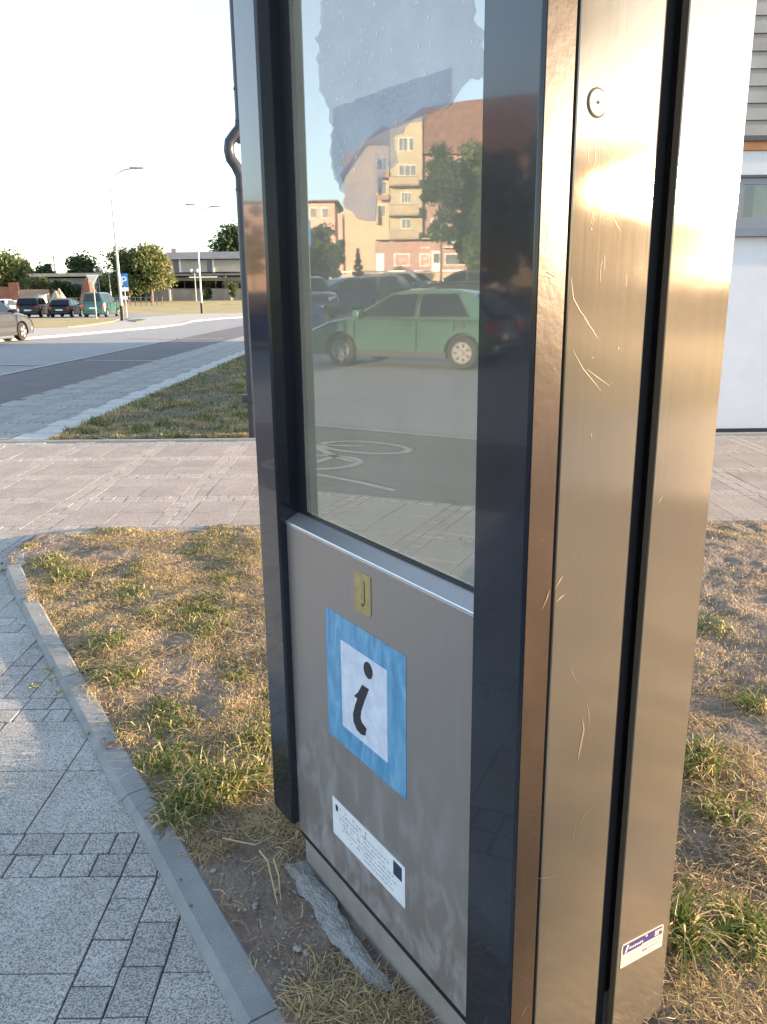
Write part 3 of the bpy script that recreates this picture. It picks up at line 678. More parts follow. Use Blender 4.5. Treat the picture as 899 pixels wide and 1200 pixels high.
def tint_mat():
    M = bpy.data.materials.new('reflection_tint'); M.use_nodes = True; nt = M.node_tree; N = nt.nodes; L = nt.links; N.remove(N['Principled BSDF'])
    df = N.new('ShaderNodeBsdfDiffuse'); df.inputs[0].default_value = (.20, .25, .40, 1); tr = N.new('ShaderNodeBsdfTransparent'); mx = N.new('ShaderNodeMixShader'); mx.inputs[0].default_value = .20
    L.new(tr.outputs[0], mx.inputs[1]); L.new(df.outputs[0], mx.inputs[2]); L.new(mx.outputs[0], N['Material Output'].inputs[0]); return M
MB().poly([onp(p.x, p.y, .0344) for p in ragged([(390, 127), (455, 102), (529, 79), (529, 122), (500, 134), (474, 146), (455, 152), (425, 166), (408, 200), (398, 222), (388, 190), (389, 150)], .8)]).obj('inner_reflection', tint_mat(), kiosk)  # diagonal inner reflection of the pane drawn as a bluish sheet

# side: bronze strip is the post's sunlit tone painted on a thin plate; then two steel panels with a groove
def side_panel(y0, y1, z0, m, name='side_panel'): return K(.868, .883, y0, y1, z0, TOPZ, name, m, .0012)
side_panel(.0445, .2155, .028, M_side); side_panel(.268, .4285, .028, M_side)
K(.8495, .866, .0367, .060, -.05, TOPZ, 'gap_trim', M_inner, 0)
g = MB(); y0, y1 = .2158, .2677
g.prism([(.8595 * KS, y0 * KS, -.06 * KS), (.8655 * KS, (y0 + .004) * KS, -.06 * KS), (.8655 * KS, (y0 + .022) * KS, -.06 * KS), (.858 * KS, (y0 + .026) * KS, -.06 * KS), (.858 * KS, y1 * KS, -.06 * KS), (.8495 * KS, y1 * KS, -.06 * KS), (.8495 * KS, y0 * KS, -.06 * KS)], (0, 0, (TOPZ + .06) * KS)); g.obj('groove_trim', mat('groove_rubber', (.012, .013, .017), .6, spec=.15), kiosk, bev=.0006)
# screw head
y_, z_ = SD(699.5, 120.5); _, zt = SD(699, 104); _, zb = SD(700, 137); rr = (zt - zb) / 2; X = .883 * KS
sm = mat('screw_metal', (.36, .34, .27), .45, metal=.5, bump=.05, bscale=200)
sw = MB().lathe((X, y_, z_), [(rr, -.002), (rr, .0012), (rr * .9, .0022), (rr * .55, .0024), (rr * .5, .0018), (rr * .2, .0018)], 28, 'x').obj('screw', sm, kiosk, smooth=14)
dk = mat('deep_black', (.008, .007, .006), .8)
MB().lathe((X, y_, z_), [(rr * 1.12, .0), (rr * 1.12, .0005)], 28, 'x').obj('screw_hole', dk, kiosk)
st = [(math.cos(math.pi * k / 4) * (rr * .34 if k % 2 == 0 else rr * .15), math.sin(math.pi * k / 4) * (rr * .34 if k % 2 == 0 else rr * .15)) for k in range(8)]
MB().poly([(X + .0021, y_ + a, z_ + b) for a, b in st]).obj('screw_slot', dk, sw)
# scratches and chips
def scr_line(b, pts, w, plane='side'):
    q = [(SD(*p) if plane == 'side' else FL(*p)) for p in pts]
    for i in range(len(q) - 1):
        p0, p1 = Vector(q[i]), Vector(q[i + 1]); t = (p1 - p0).normalized(); n = Vector((-t.y, t.x)); w = w * (.62 if i == 0 else 1); w0 = w * math.sin(math.pi * (i + .02) / (len(q) - 1)) * .5 + 1.2e-4; w1 = w * math.sin(math.pi * (i + .98) / (len(q) - 1)) * .5 + 1.2e-4
        cs = (p0 + n * w0, p0 - n * w0, p1 - n * w1, p1 + n * w1)
        b.poly([((X + (.0021 if max(p0.x, p1.x) < .0300 else .0005), c.x, c.y) if plane == 'side' else (c.x, -.0005, c.y)) for c in cs])
b = MB()
for pts, w in ((((630, 318), (640, 318), (648, 323), (652, 326)), .0016), (((684, 372), (688, 378), (695, 388), (701, 398)), .0011), (((632, 322), (641, 324), (646, 327)), .0008), (((669, 325), (672, 350), (680, 365), (690, 378)), .0012), (((671, 410), (683, 432), (692, 443), (704, 458)), .0012), (((688, 433), (700, 442), (714, 452)), .0009), (((638, 285), (640, 295), (643, 304)), .0006),
               (((650, 690), (656, 680), (660, 674)), .0035), (((651, 706), (657, 700), (662, 696)), .004), (((634, 714), (640, 700), (643, 690)), .0025), (((668, 780), (671, 790), (676, 800)), .0009), (((718, 255), (722, 262), (726, 270)), .0007), (((676, 970), (684, 955), (690, 948)), .002), (((670, 985), (672, 975), (675, 965)), .0015),
               (((682, 840), (684, 855), (679, 880), (676, 895)), .0055), (((688, 825), (690, 838), (690, 850)), .0025), (((628, 1030), (640, 1028), (655, 1026)), .0010), (((610, 1190), (614, 1182), (618, 1176)), .0014), (((632, 1108), (640, 1090), (652, 1066)), .0008), (((771, 590), (774, 585), (777, 580)), .0014)):
    scr_line(b, pts, w)
for i in range(46):
    px, py = random.choice(((random.uniform(640, 664), random.uniform(350, 1190)), (random.uniform(690, 735), random.uniform(150, 1190)), (random.uniform(690, 765), random.uniform(150, 600)), (random.uniform(630, 700), random.uniform(600, 1190))))
    y2, z2 = SD(px, py)
    if (.2158 * KS < y2 < .2677 * KS) or y2 > .42 * KS or y2 < -.018 * KS: continue
    if .033 * KS < y2 < .048 * KS: continue
    r_ = random.choice((.0004, .0005, .0007, .0009)); b.poly([(X + (.0022 if y2 < .03 else .0006), y2 + r_ * math.cos(k * 1.05), z2 + r_ * random.uniform(.8, 1.8) * math.sin(k * 1.05)) for k in range(6)])
for i in range(18):
    px = random.uniform(690, 735); py = random.uniform(150, 330); l = random.uniform(4, 26); scr_line(b, ((px, py), (px + random.uniform(-1.5, .5), py + l / 2), (px + random.uniform(-3, 0), py + l)), .0001)
stuff(b.obj('scratches', mat('bare_metal', (.21, .17, .125), .5, metal=.2), kiosk))
# information sticker on the front
def ftx(px, py, d): x, z = FL(px, py); return (x, -d, z)
def film_blue():
    M = bpy.data.materials.new('blue_vinyl'); M.use_nodes = True; nt = M.node_tree; N = nt.nodes; L = nt.links; p = N['Principled BSDF']; p.inputs['Roughness'].default_value = .35
    tc = N.new('ShaderNodeTexCoord'); mp = N.new('ShaderNodeMapping'); mp.inputs['Scale'].default_value = (26, 1, 9); L.new(tc.outputs['Object'], mp.inputs[0]); n = N.new('ShaderNodeTexNoise'); n.inputs['Scale'].default_value = 1.2; n.inputs['Detail'].default_value = 8; n.inputs['Distortion'].default_value = 1.2; L.new(mp.outputs[0], n.inputs[0])
    cr = N.new('ShaderNodeValToRGB'); cr.color_ramp.elements[0].position = .33; cr.color_ramp.elements[0].color = (.07, .23, .41, 1); cr.color_ramp.elements[1].position = .72; cr.color_ramp.elements[1].color = (.22, .43, .62, 1); x = cr.color_ramp.elements.new(.52); x.color = (.115, .31, .51, 1)
    L.new(n.outputs[0], cr.inputs[0]); L.new(cr.outputs[0], p.inputs['Base Color']); return M
q = [ftx(*p, .0008) for p in ((384, 713), (476, 768), (476, 936), (386, 859))]
xa = min(p[0] for p in q); xb = max(p[0] for p in q); za = (q[2][2] + q[3][2]) / 2; zb_ = (q[0][2] + q[1][2]) / 2
st = MB().box(xa, xb, -.0008, -.0001, za, zb_).obj('information_sticker', film_blue(), kiosk); st['label'] = 'square blue information sticker with white field and black letter i'
q = [FL(*p) for p in ((400, 749), (454, 786), (455, 893), (402, 850))]
wx0 = (q[0][0] + q[3][0]) / 2; wx1 = (q[1][0] + q[2][0]) / 2; wz1 = (q[0][1] + q[1][1]) / 2; wz0 = (q[2][1] + q[3][1]) / 2
M_wv = mat('white_vinyl', (.66, .70, .80), .4, color2=(.50, .55, .68), scale=30, detail=9)
MB().box(wx0, wx1, -.0013, -.00085, wz0, wz1).obj('white_field', M_wv, st)
M_ink = mat('black_ink', (.022, .022, .03), .5)
o5 = lambda x, y: FL(380 + x / 4.8, 700 + y / 4.8)
pts = [o5(*p) for p in ((217, 490), (256, 516), (232, 580), (212, 640), (208, 678), (216, 702), (242, 738), (235, 777), (212, 770), (187, 742), (170, 700), (166, 655), (176, 610), (190, 568), (172, 553), (194, 533), (206, 512))]
MB().prism([(x, -.0018, z) for x, z in pts], (0, .0004, 0)).obj('letter_stem', M_ink, st)
cx_, cz_ = o5(251, 410); r1 = abs(o5(251, 364)[1] - o5(251, 455)[1]) / 2
MB().prism([(cx_ + r1 * .95 * math.cos(2 * math.pi * k / 24), -.0018, cz_ + r1 * math.sin(2 * math.pi * k / 24)) for k in range(24)], (0, .0004, 0)).obj('letter_dot', M_ink, st)
# notice strip
xa, zt = FL(390, 934); xb, zb_ = FL(475, 1063); _, z2 = FL(475, 1015); _, z3 = FL(391, 976); z1 = (zt + z2) / 2; z0 = (zb_ + z3) / 2
M_paper = mat('white_notice', (.70, .72, .76), .45, var=.06, scale=30)
nt_ = MB().box(xa, xb, -.0008, -.0001, z0, z1).obj('notice_sticker', M_paper, kiosk); nt_['label'] = 'worn white notice strip of tiny print below the information sticker'
b = MB(); hgt = z1 - z0; wd = xb - xa
for ln, (f0, f1) in enumerate(((.10, .42), (.16, .80), (.12, .72), (.16, .86), (.20, .90), (.36, .84), (.46, .92))):
    z = z1 - hgt * (.16 + ln * .115); x = xa + wd * f0
    while x < xa + wd * f1:
        l = random.uniform(.004, .013)
        if random.random() < .8: b.box(x, min(x + l, xa + wd * .93), -.0011, -.0009, z - .0011, z + random.uniform(.0006, .0013))
        x += l + random.uniform(.0015, .004)
b.obj('notice_print', mat('faded_ink', (.30, .31, .36), .6), nt_)
MB().box(xa + wd * .86, xa + wd * .965, -.0012, -.0009, z1 - hgt * .42, z1 - hgt * .08).obj('notice_block', mat('navy_ink', (.03, .04, .09), .5), nt_)
MB().box(xa + wd * .05, xa + wd * .085, -.0012, -.0009, z1 - hgt * .30, z1 - hgt * .14).obj('notice_mark', M_ink, nt_)
b = MB()
for i in range(26):
    fx = random.choice((random.gauss(.16, .05), random.gauss(.33, .05), random.gauss(.5, .02))); fz = random.uniform(.2, .9); x = xa + wd * min(.9, max(.05, fx)); z = z0 + hgt * fz; r_ = random.uniform(.001, .0028)
    b.poly([(x + r_ * .7 * math.cos(k), -.00125, z + r_ * 1.4 * math.sin(k)) for k in range(6)])
stuff(b.obj('rust_spots', mat('rust_spot', (.50, .36, .22), .8), nt_))
# brass lock plate with hooked slot
bx0, bz1 = FL(415.5, 667); bx1, bz0 = FL(435.5, 720); bz0 = (FL(415.5, 714)[1] + FL(432, 721)[1]) / 2; c = .006
M_brass = mat('brass', (.46, .40, .20), .32, metal=.75, var=.12, scale=60)
kp = MB().prism([(bx0, -.0016, bz1), (bx1, -.0016, bz1), (bx1, -.0016, bz0 + c), (bx1 - c, -.0016, bz0), (bx0, -.0016, bz0)], (0, .0014, 0)).obj('lock_plate', M_brass, kiosk, bev=.0003)
cxm = (bx0 + bx1) / 2; hh = bz1 - bz0
b = MB(); b.box(cxm + .004, cxm + .0085, -.0021, -.0017, bz0 + hh * .25, bz0 + hh * .82); b.box(cxm - .003, cxm + .004, -.0021, -.0017, bz0 + hh * .18, bz0 + hh * .25); b.obj('slot_edge', mat('dark_brass', (.14, .11, .05), .5, metal=.6), kp)
b = MB(); b.box(cxm + .0052, cxm + .0074, -.0025, -.0022, bz0 + hh * .27, bz0 + hh * .8); b.box(cxm - .006, cxm - .001, -.0021, -.0017, bz0 + hh * .34, bz0 + hh * .46); b.obj('slot_face', M_brass, kp)
# maker's plate low on the side
ys0, zs = SD(728.5, 1108); ys1, zs1 = SD(777.5, 1082); _, zq = SD(726.5, 1135); _, zq1 = SD(776.7, 1107)
b = MB(); r_ = .003
mk = MB().prism([(X + .0002, ys0, zq), (X + .0002, ys1, zq1), (X + .0002, ys1, zs1 - r_), (X + .0002, ys1 - r_, zs1), (X + .0002, ys0 + r_, zs), (X + .0002, ys0, zs - r_)], (.0007, 0, 0)).obj('maker_plate', mat('cream_plate', (.40, .37, .32), .5), kiosk); mk['label'] = 'small cream and violet maker plate stuck low on the side panel'
def mp_(fx, fz): return (ys0 + (ys1 - ys0) * fx, (zq + (zq1 - zq) * fx) * (1 - fz) + (zs + (zs1 - zs) * fx) * fz)
def mpoly(b, cs, d): b.poly([(X + d, *mp_(*c)) for c in cs])
b = MB(); mpoly(b, ((.03, .56), (.48, .56), (.48, .95), (.03, .95)), .0011); mpoly(b, ((.4802, .60), (.97, .60), (.97, .95), (.4802, .95)), .0011); b.obj('plate_header', mat('violet_ink', (.03, .02, .12), .5), mk)
b = MB(); mpoly(b, ((.07, .60), (.12, .62), (.17, .88), (.13, .92)), .0013)
for i in range(8): mpoly(b, ((.18 + i * .042, .68), (.205 + i * .042, .68), (.205 + i * .042, .77 + .03 * (i % 3 == 0)), (.18 + i * .042, .77)), .0013)
mpoly(b, ((.56, .84), (.60, .84), (.60, .92), (.56, .92)), .0013)
for r__, zz in ((0, .76), (1, .64)):
    for i in range(5 - 2 * r__): mpoly(b, ((.79 + i * .035, zz), (.812 + i * .035, zz), (.812 + i * .035, zz + .12), (.79 + i * .035, zz + .12)), .0013)
b.obj('plate_lettering', mat('plate_white', (.42, .41, .38), .5), mk)
b = MB(); mpoly(b, ((.50, .22), (.62, .22), (.62, .34), (.50, .34)), .0011)
for i in range(9): mpoly(b, ((.52 + i * .05, .42), (.55 + i * .05, .42), (.55 + i * .05, .48), (.52 + i * .05, .48)), .0011)
for i in range(6): mpoly(b, ((.64 + i * .05, .26), (.68 + i * .05, .26), (.68 + i * .05, .31), (.64 + i * .05, .31)), .0011)
for ln in range(3):
    for i in range(7): mpoly(b, ((.13 + i * .045, .46 - ln * .12), (.16 + i * .045, .46 - ln * .12), (.16 + i * .045, .49 - ln * .12), (.13 + i * .045, .49 - ln * .12)), .0011)
b.obj('plate_small_print', mat('plate_ink', (.16, .12, .22), .5), mk)
# mortar collar at the foot
pp = [G(*p) for p in ((345, 1022), (358, 1043), (372, 1062), (388, 1085), (402, 1105), (418, 1128), (432, 1148), (455, 1172))]
pts = []; nq = len(pp); w0 = [.045, .05, .042, .04, .038, .036, .03, .02]
b = MB(); 
for i, p in enumerate(pp):
    for k, (t, zz) in enumerate(((-.5, .0), (-.3, .007), (.1, .011), (.45, .010), (.7, .004))):
        j = random.uniform(-.005, .005); b.v.append((p.x + KV.x * (t * w0[i]) + j, p.y + KV.y * t * w0[i] + j, .012 + zz + random.uniform(-.003, .004)))
for i in range(nq - 1):
    for k in range(4): b.f.append((i * 5 + k, i * 5 + k + 1, (i + 1) * 5 + k + 1, (i + 1) * 5 + k))
mo = b.mesh('mortar', None); bm = bmesh.new(); bm.from_mesh(mo); bmesh.ops.subdivide_edges(bm, edges=bm.edges, cuts=3, use_grid_fill=True, smooth=.6)
for v in bm.verts: v.co.z += .0035 * fnoise(v.co.x, v.co.y, 60, 3) + .0025 * fnoise(v.co.x, v.co.y, 200, 4); v.co += Vector((fnoise(v.co.x, v.co.y, 40, 8), fnoise(v.co.x, v.co.y, 40, 9), 0)) * .008
bm.to_mesh(mo); bm.free(); mo.materials.append(mat('mortar', (.42, .43, .43), .9, color2=(.30, .30, .295), scale=35, bump=1.0, bscale=260)); mo.polygons.foreach_set('use_smooth', [False] * len(mo.polygons))
tag(link('mortar_ridge', mo), 'rough blue grey ridge of spilled mortar along the foot of the kiosk', 'mortar')
exec_rest = True
# ------------------------------------------------------------------ house on the right
YB = 7.50
def zb(py, px=872): return W(px, py, YB).z
xL = W(289, 163, YB).x
house = thing('building', 'low pale building with grey clapboard top and white lower panels behind the kiosk', 'building', (0, YB, 0))
def HB(x0, x1, y0, y1, z0, z1, name, m, parent=None, bev=0): return MB().box(x0, x1, y0, y1, z0, z1).obj(name, m, parent or house, bev=bev)
XR, YD, ZT = 13.0, 17.0, 5.0
M_clap = mat('clapboard', (.40, .385, .38), .8, color2=(.31, .30, .30), scale=3, bump=.06, bscale=20, objrand=.07, detail=9)
M_panel = mat('white_panel', (.68, .70, .76), .55, var=.05, scale=1.6, bump=.04, bscale=8)
M_trimb = mat('blue_grey_trim', (.20, .23, .30), .5, var=.1, scale=6)
M_dgrey = mat('dark_grey_trim', (.09, .09, .10), .6)
HB(xL + .05, XR, .06, YD, -.2, ZT - .02, 'wall_core', mat('render_wall', (.45, .44, .42), .9, var=.08, scale=2))
z_s = [zb(v) for v in (159.5, 139, 119, 99, 79, 58, 37, 16)]; pitch = (z_s[-1] - z_s[0]) / 7
z = z_s[0]; boards = {}
k = 0
while z < ZT:
    for seg in range(3):
        L_ = (XR - xL) / 3; key = (round(min(pitch, ZT - z), 3), 'f')
        if key not in boards:
            h = key[0]; b = MB(); b.prism([(0, 0, 0), (0, -.022, 0), (0, -.006, h - .004), (0, 0, h - .004)], (L_ - .006, 0, 0)); boards[key] = b.mesh('clapboard', M_clap)
        o = link('clapboard', boards[key], house); o.location = (xL + seg * L_ + random.uniform(-.002, .002), .055, z)
    L_ = YD / 3; key = (round(min(pitch, ZT - z), 3), 'w')
    if key not in boards:
        h = key[0]; b = MB(); b.prism([(0, 0, 0), (-.022, 0, 0), (-.006, 0, h - .004), (0, 0, h - .004)], (0, L_ - .006, 0)); boards[key] = b.mesh('clapboard', M_clap)
    for seg in range(3): o = link('clapboard', boards[key], house); o.location = (xL + .045, .06 + seg * L_, z)
    z += pitch; k += 1
HB(xL - .02, XR, -.05, .055, zb(166), zb(160), 'drip_edge', M_dgrey)
HB(xL + .0, XR, -.02, .055, zb(176.5), zb(166.4), 'timber_band', mat('orange_timber', (.55, .25, .11), .6, var=.2, scale=5))
HB(xL + .0, XR, .0, .055, zb(205), zb(177), 'upper_panel', M_panel)
HB(xL + .0, XR, -.02, .055, zb(208.5), zb(205.3), 'window_head', M_dgrey)
wz1, wz0 = zb(209), zb(262)
px_w = [W(p, 235, YB).x for p in (862.5,)][0]
n = 0; x = px_w - 1.55 * 5
M_gl = pane_mat('window_glass', 2.0, (.75, .8, .8)); M_fr = mat('window_frame_grey', (.25, .27, .32), .5); M_cur = mat('curtain', (.55, .54, .48), .9, var=.1, scale=9)
while x < XR - 1.5:
    if x > xL:
        w = HB(x, x + 1.5, .02, .05, wz0, wz1, 'window', M_cur)
        for a, b_, c_, d_ in ((0, 1.5, wz0, wz0 + .05), (0, 1.5, wz1 - .05, wz1), (0, .05, wz0 + .05, wz1 - .05), (1.45, 1.5, wz0 + .05, wz1 - .05), (.72, .78, wz0 + .05, wz1 - .05)):
            HB(x + a, x + b_, -.005, .019, c_, d_, 'window_frame', M_fr, w)
        for j in range(9):
            if random.random() < .55: HB(x + .08 + j * .155, x + .08 + j * .155 + random.uniform(.03, .09), .012, .0195, wz0 + .05, wz1 - random.uniform(.06, .13), 'curtain_fold', mat('curtain_dark', (.16, .17, .17), .9), w)
        b = MB(); b.poly([(x + .05, .008, wz0 + .05), (x + 1.45, .008, wz0 + .05), (x + 1.45, .008, wz1 - .05), (x + .05, .008, wz1 - .05)]); b.obj('pane', M_gl, w)
    x += 1.55
HB(xL, XR, -.045, .055, zb(268), zb(262.3), 'sill_board', M_fr); HB(xL, XR, -.075, .055, zb(277.5), zb(268.3), 'window_sill', M_trimb)
x = px_w - 2.4 * 2.4
while x < XR:
    x0, x1 = max(x, xL), min(x + 2.394, XR)
    if x1 > x0 + .05: HB(x0, x1, .0, .055, zb(502), zb(277.8), 'wall_panel', M_panel, bev=.002)
    x += 2.4
HB(xL, XR, .03, .0595, -.1, zb(502.4), 'base_gap', M_dgrey)
HB(xL - .0, xL + .045, .056, YD, -.1, z_s[0] - .005, 'side_wall', M_panel)
HB(xL - .25, XR + .25, -.30, YD + .3, ZT, ZT + .14, 'roof', M_dgrey); HB(xL - .27, XR + .27, -.32, -.301, ZT - .02, ZT + .16, 'fascia', M_trimb)
# downpipe
def wp(px, py, Y=7.40): p = W(px, py, Y); return Vector((p.x, p.y, p.z))
M_pipe = mat('pipe_grey_blue', (.028, .033, .05), .4, var=.1, scale=8)
pa = [(267.5, -260 + 3), (275, 0), (277.3, 60), (281.5, 138), (281, 150), (275, 158), (269, 166), (268.2, 176), (270.5, 186), (277, 195), (281.8, 206), (282.6, 222), (287, 300), (293, 430), (297.5, 513)]
P = [wp(*p) for p in pa]; P[0] = Vector((P[1].x, P[1].y, ZT + .02)); b_ = P[1].x; P[2].x = P[1].x; P[3].x = P[1].x; xb_ = P[11].x
for i in (12, 13, 14): P[i].x = xb_
dp = tag(MB().tube(P, .045, 12).obj('downpipe', M_pipe, smooth=50), 'blue grey rainwater downpipe with a double bend at the corner of the pale building', 'downpipe')
for py in (104, 141, 222):
    z0 = W(282, py, 7.40).z; xx = b_ if py < 150 else xb_; MB().lathe((xx, 7.40, z0), [(.0465, -.012), (.050, -.008), (.050, .008), (.0465, .012)], 12).obj('pipe_joint', M_pipe, dp, smooth=40)
z0 = W(290, 467, 7.40).z; MB().lathe((xb_, 7.40, z0), [(.047, -.04), (.056, -.03), (.056, .03), (.047, .04)], 12).obj('pipe_collar', M_pipe, dp, smooth=40); MB().box(xb_ - .085, xb_ - .045, 7.37, 7.43, z0 - .035, z0 + .035).obj('clamp_bolt', M_pipe, dp, bev=.006)
z0 = W(282, 164, 7.40).z; MB().box(xb_ - .02, xL + .1, 7.38, 7.49, z0 - .015, z0 + .02).obj('pipe_bracket', M_pipe, dp)

# ------------------------------------------------------------------ trees
def crown_mesh(R_, h, n, leaf, lumps, cols, seed):
    rs = np.random.default_rng(seed); C_ = []
    for i in range(lumps):
        while 1:
            p = rs.uniform(-1, 1, 3)
            if np.linalg.norm(p) < 1: break
        p = p / max(.001, np.linalg.norm(p)) * (np.linalg.norm(p) ** .55); C_.append((p * np.array([R_, R_, h / 2]) * .72, min(R_, h / 2) * rs.uniform(.34, .58)))
    k = rs.integers(0, lumps, n); cc = np.array([c[0] for c in C_])[k]; rr_ = np.array([c[1] for c in C_])[k]
    d = rs.normal(size=(n, 3)); d /= np.linalg.norm(d, axis=1)[:, None]; d[:, 2] *= .8; pos = cc + d * (rr_ * rs.uniform(.25, 1.25, n))[:, None]
    u = rs.normal(size=(n, 3)); u /= np.linalg.norm(u, axis=1)[:, None]; v = np.cross(u, rs.normal(size=(n, 3))); v /= np.linalg.norm(v, axis=1)[:, None]
    s = leaf * rs.uniform(.6, 1.3, n)[:, None]
    V = np.stack([pos - u * s, pos + v * s * .55, pos + u * s, pos - v * s * .55], 1).reshape(-1, 3)
    F = np.arange(n * 4).reshape(n, 4); ci = rs.integers(0, len(cols), lumps)[k]; t = np.array(cols)[ci] * rs.uniform(.7, 1.3, n)[:, None]
    return np_mesh('crown', V, F, np.repeat(t, 4, 0), LEAF), C_
M_bark = mat('bark', (.13, .10, .075), .9, var=.3, scale=12, bump=.8, bscale=30)
GR = [(.075, .115, .04), (.09, .13, .045), (.06, .09, .035)]; YG = [(.16, .175, .07), (.18, .175, .07), (.12, .14, .06)]; DK = [(.055, .085, .04), (.045, .07, .035), (.065, .095, .05)]; AU = [(.24, .15, .03), (.17, .15, .03), (.12, .13, .03)]  # greens and darks lightened so the leaf colour carries distance haze
def tree(label, x, y, ht, R_, ch, cols, seed, n=3800, leaf=.2, group=None, name='tree', base=None, lumps=16, cat='tree', tr=None):
    z = TZ(x, y) if base is None else base
    t = thing(name, label, cat, (x, y, z), 0, group); me, C_ = crown_mesh(R_, ch, n, leaf, lumps, cols, seed)
    c = link('crown', me, t); c.location = (0, 0, ht - ch / 2)
    b = MB(); tr = tr or max(.06, R_ * .07); zc = ht - ch * .55
    b.tube([(0, 0, -.05), (tr * .3, 0, zc * .4), (-tr * .3, tr * .4, zc), (0, 0, ht - ch * .2)], [tr * 1.25, tr, tr * .75, tr * .25], 8)
    for c_, r_ in C_[:9]:
        p = Vector(tuple(c_)) + Vector((0, 0, ht - ch / 2)); b.tube([(0, 0, zc * .75), (p.x * .5, p.y * .5, (zc * .75 + p.z) / 2), tuple(p)], [tr * .55, tr * .3, tr * .1], 6)
    b.obj('trunk', M_bark, t, smooth=50); return t
def TP(px, ytop, half, ybot, D, label, cols, seed, **k):
    p = W(px, ybot, D); top = W(px, ytop, D); w = abs(W(px + half * 1.12, ybot, D).x - p.x); z = TZ(p.x, D); h = top.z - z
    return tree(label, p.x, D, h, w, h * k.pop('cf', .82), cols, seed, base=z, **k)
grp = 'trees beyond the far lawn'
TP(150, 289, 25, 350, 117, 'broad green tree left of the yellow tinged tree by the grey depot', GR + YG[:1], 3, n=6500, leaf=.28, lumps=30, cf=.95)
TP(178, 286, 23, 350, 114, 'yellow green bushy tree standing against the left end of the grey depot', YG + GR[:1], 4, n=6500, leaf=.26, lumps=30, cf=.97)
TP(101, 295, 17, 346, 150, 'dark green round tree rising above the long low roof', DK, 5, n=4500, leaf=.3, lumps=22)
TP(8, 292, 22, 348, 115, 'tall yellow green tree at the left edge of the photograph', YG + GR[:1], 6, n=5500, leaf=.28, lumps=24, cf=.95)
TP(29, 298, 12, 348, 135, 'mid green tree just right of the tall yellow green tree', GR, 7, n=3500, leaf=.3)
TP(57, 307, 11, 345, 150, 'small dark tree with thin top beside the pole above the low roof', DK, 8, n=2200, leaf=.28, cf=.6)
TP(284, 256, 30, 350, 145, 'tall dark green tree rising behind the depot roof beside the downpipe', DK, 9, n=8000, leaf=.32, lumps=34, cf=.9)
TP(212, 308, 9, 345, 150, 'yellowish tree top peeping over the depot roof next to its chimney', YG, 10, n=1500, leaf=.28, cf=.7)
for i, (px, yt, hf, col_, lb) in enumerate(((5, 318, 12, AU, 'orange tinged bush low at the left edge in front of the brick wall'), (47, 322, 18, YG, 'yellow green bush growing over the low roof above the silver car park'), (74, 325, 10, DK, 'dark green bush between the yellow bush and the brick mound'), (88, 330, 9, DK, 'small dark bush at the foot of the long low building'), (130, 322, 14, DK, 'dark bush in shade under the broad green tree'), (165, 325, 14, DK, 'dark bush under the yellow tinged tree'), (243, 336, 6, DK, 'small shrub against the lower wall of the depot'), (273, 328, 5, GR, 'shrub by the right end of the depot window row'))):
    TP(px, yt, hf, 353, 121, lb, col_, 20 + i, n=1500, leaf=.22, name='bush', cat='bush', cf=.97, group='bushes along the far buildings')

# ------------------------------------------------------------------ far buildings
def far(Y): 
    def f(px, py): p = W(px, py, Y); return (p.x, p.z)
    return f
def FB(px0, py0, px1, py1, Y, th, name, m, parent, y0=None):
    a = W(px0, py1, Y); b = W(px1, py0, Y); yy = parent.location.y
    return MB().box(a.x - parent.location.x, b.x - parent.location.x, Y - yy, Y - yy + th, a.z - parent.location.z, b.z - parent.location.z).obj(name, m, parent)
M_beige = mat('beige_wall', (.40, .37, .31), .9, var=.1, scale=.6); M_gwall = mat('grey_wall', (.25, .24, .225), .9, color2=(.18, .175, .17), scale=.5, detail=8); M_groof = mat('grey_roof', (.17, .17, .185), .8, var=.15, scale=.8)
M_dwin = pane_mat('dark_window', 1.6, (.25, .3, .3)); M_void = mat('dark_interior', (.03, .035, .035), .9)
YDp = 126; p0 = W(230, 352, YDp)
dep = thing('depot_building', 'long grey two level depot with beige upper wall and a row of dark windows', 'building', (p0.x, YDp, TZ(p0.x, YDp)))
FB(176, 324, 330, 356, YDp, 14, 'lower_wall', M_gwall, dep); FB(172, 319.5, 332, 323.8, YDp - .8, 6, 'lower_roof', M_groof, dep)
FB(192, 303.5, 330, 319.3, YDp + 5, 9, 'upper_wall', M_beige, dep); 
b = MB(); a = W(186, 304, YDp + 4); c = W(332, 296, YDp + 8); bb = W(332, 304, YDp + 4); yy = YDp
b.prism([(a.x - p0.x, 4, a.z - dep.location.z), (a.x - p0.x, 9, a.z - dep.location.z + 1.3), (a.x - p0.x, 15, a.z - dep.location.z + 1.3), (a.x - p0.x, 15, a.z - dep.location.z)], (bb.x - a.x, 0, 0)); b.obj('upper_roof', M_groof, dep)
FB(201, 291, 206, 297, YDp + 9, 1.2, 'chimney', mat('chimney_brick', (.3, .27, .27), .9), dep)
for px0, px1 in ((200, 215.5), (216.8, 230), (231.3, 240), (241, 252), (253, 269.5), (272, 282), (284, 300)):
    w = FB(px0, 329, px1, 338, YDp - .04, .06, 'window', M_void, dep); nb = 4
    for k in range(nb + 1): FB(px0 + (px1 - px0) * k / nb - .15, 329, px0 + (px1 - px0) * k / nb + .15, 338, YDp - .09, .04, 'mullion', M_fr, w)
    a = W(px0, 338, YDp - .06); c = W(px1, 329, YDp - .06); MB().poly([(a.x - p0.x, -.055, a.z - dep.location.z), (c.x - p0.x, -.055, a.z - dep.location.z), (c.x - p0.x, -.055, c.z - dep.location.z), (a.x - p0.x, -.055, c.z - dep.location.z)]).obj('pane', M_dwin, w)
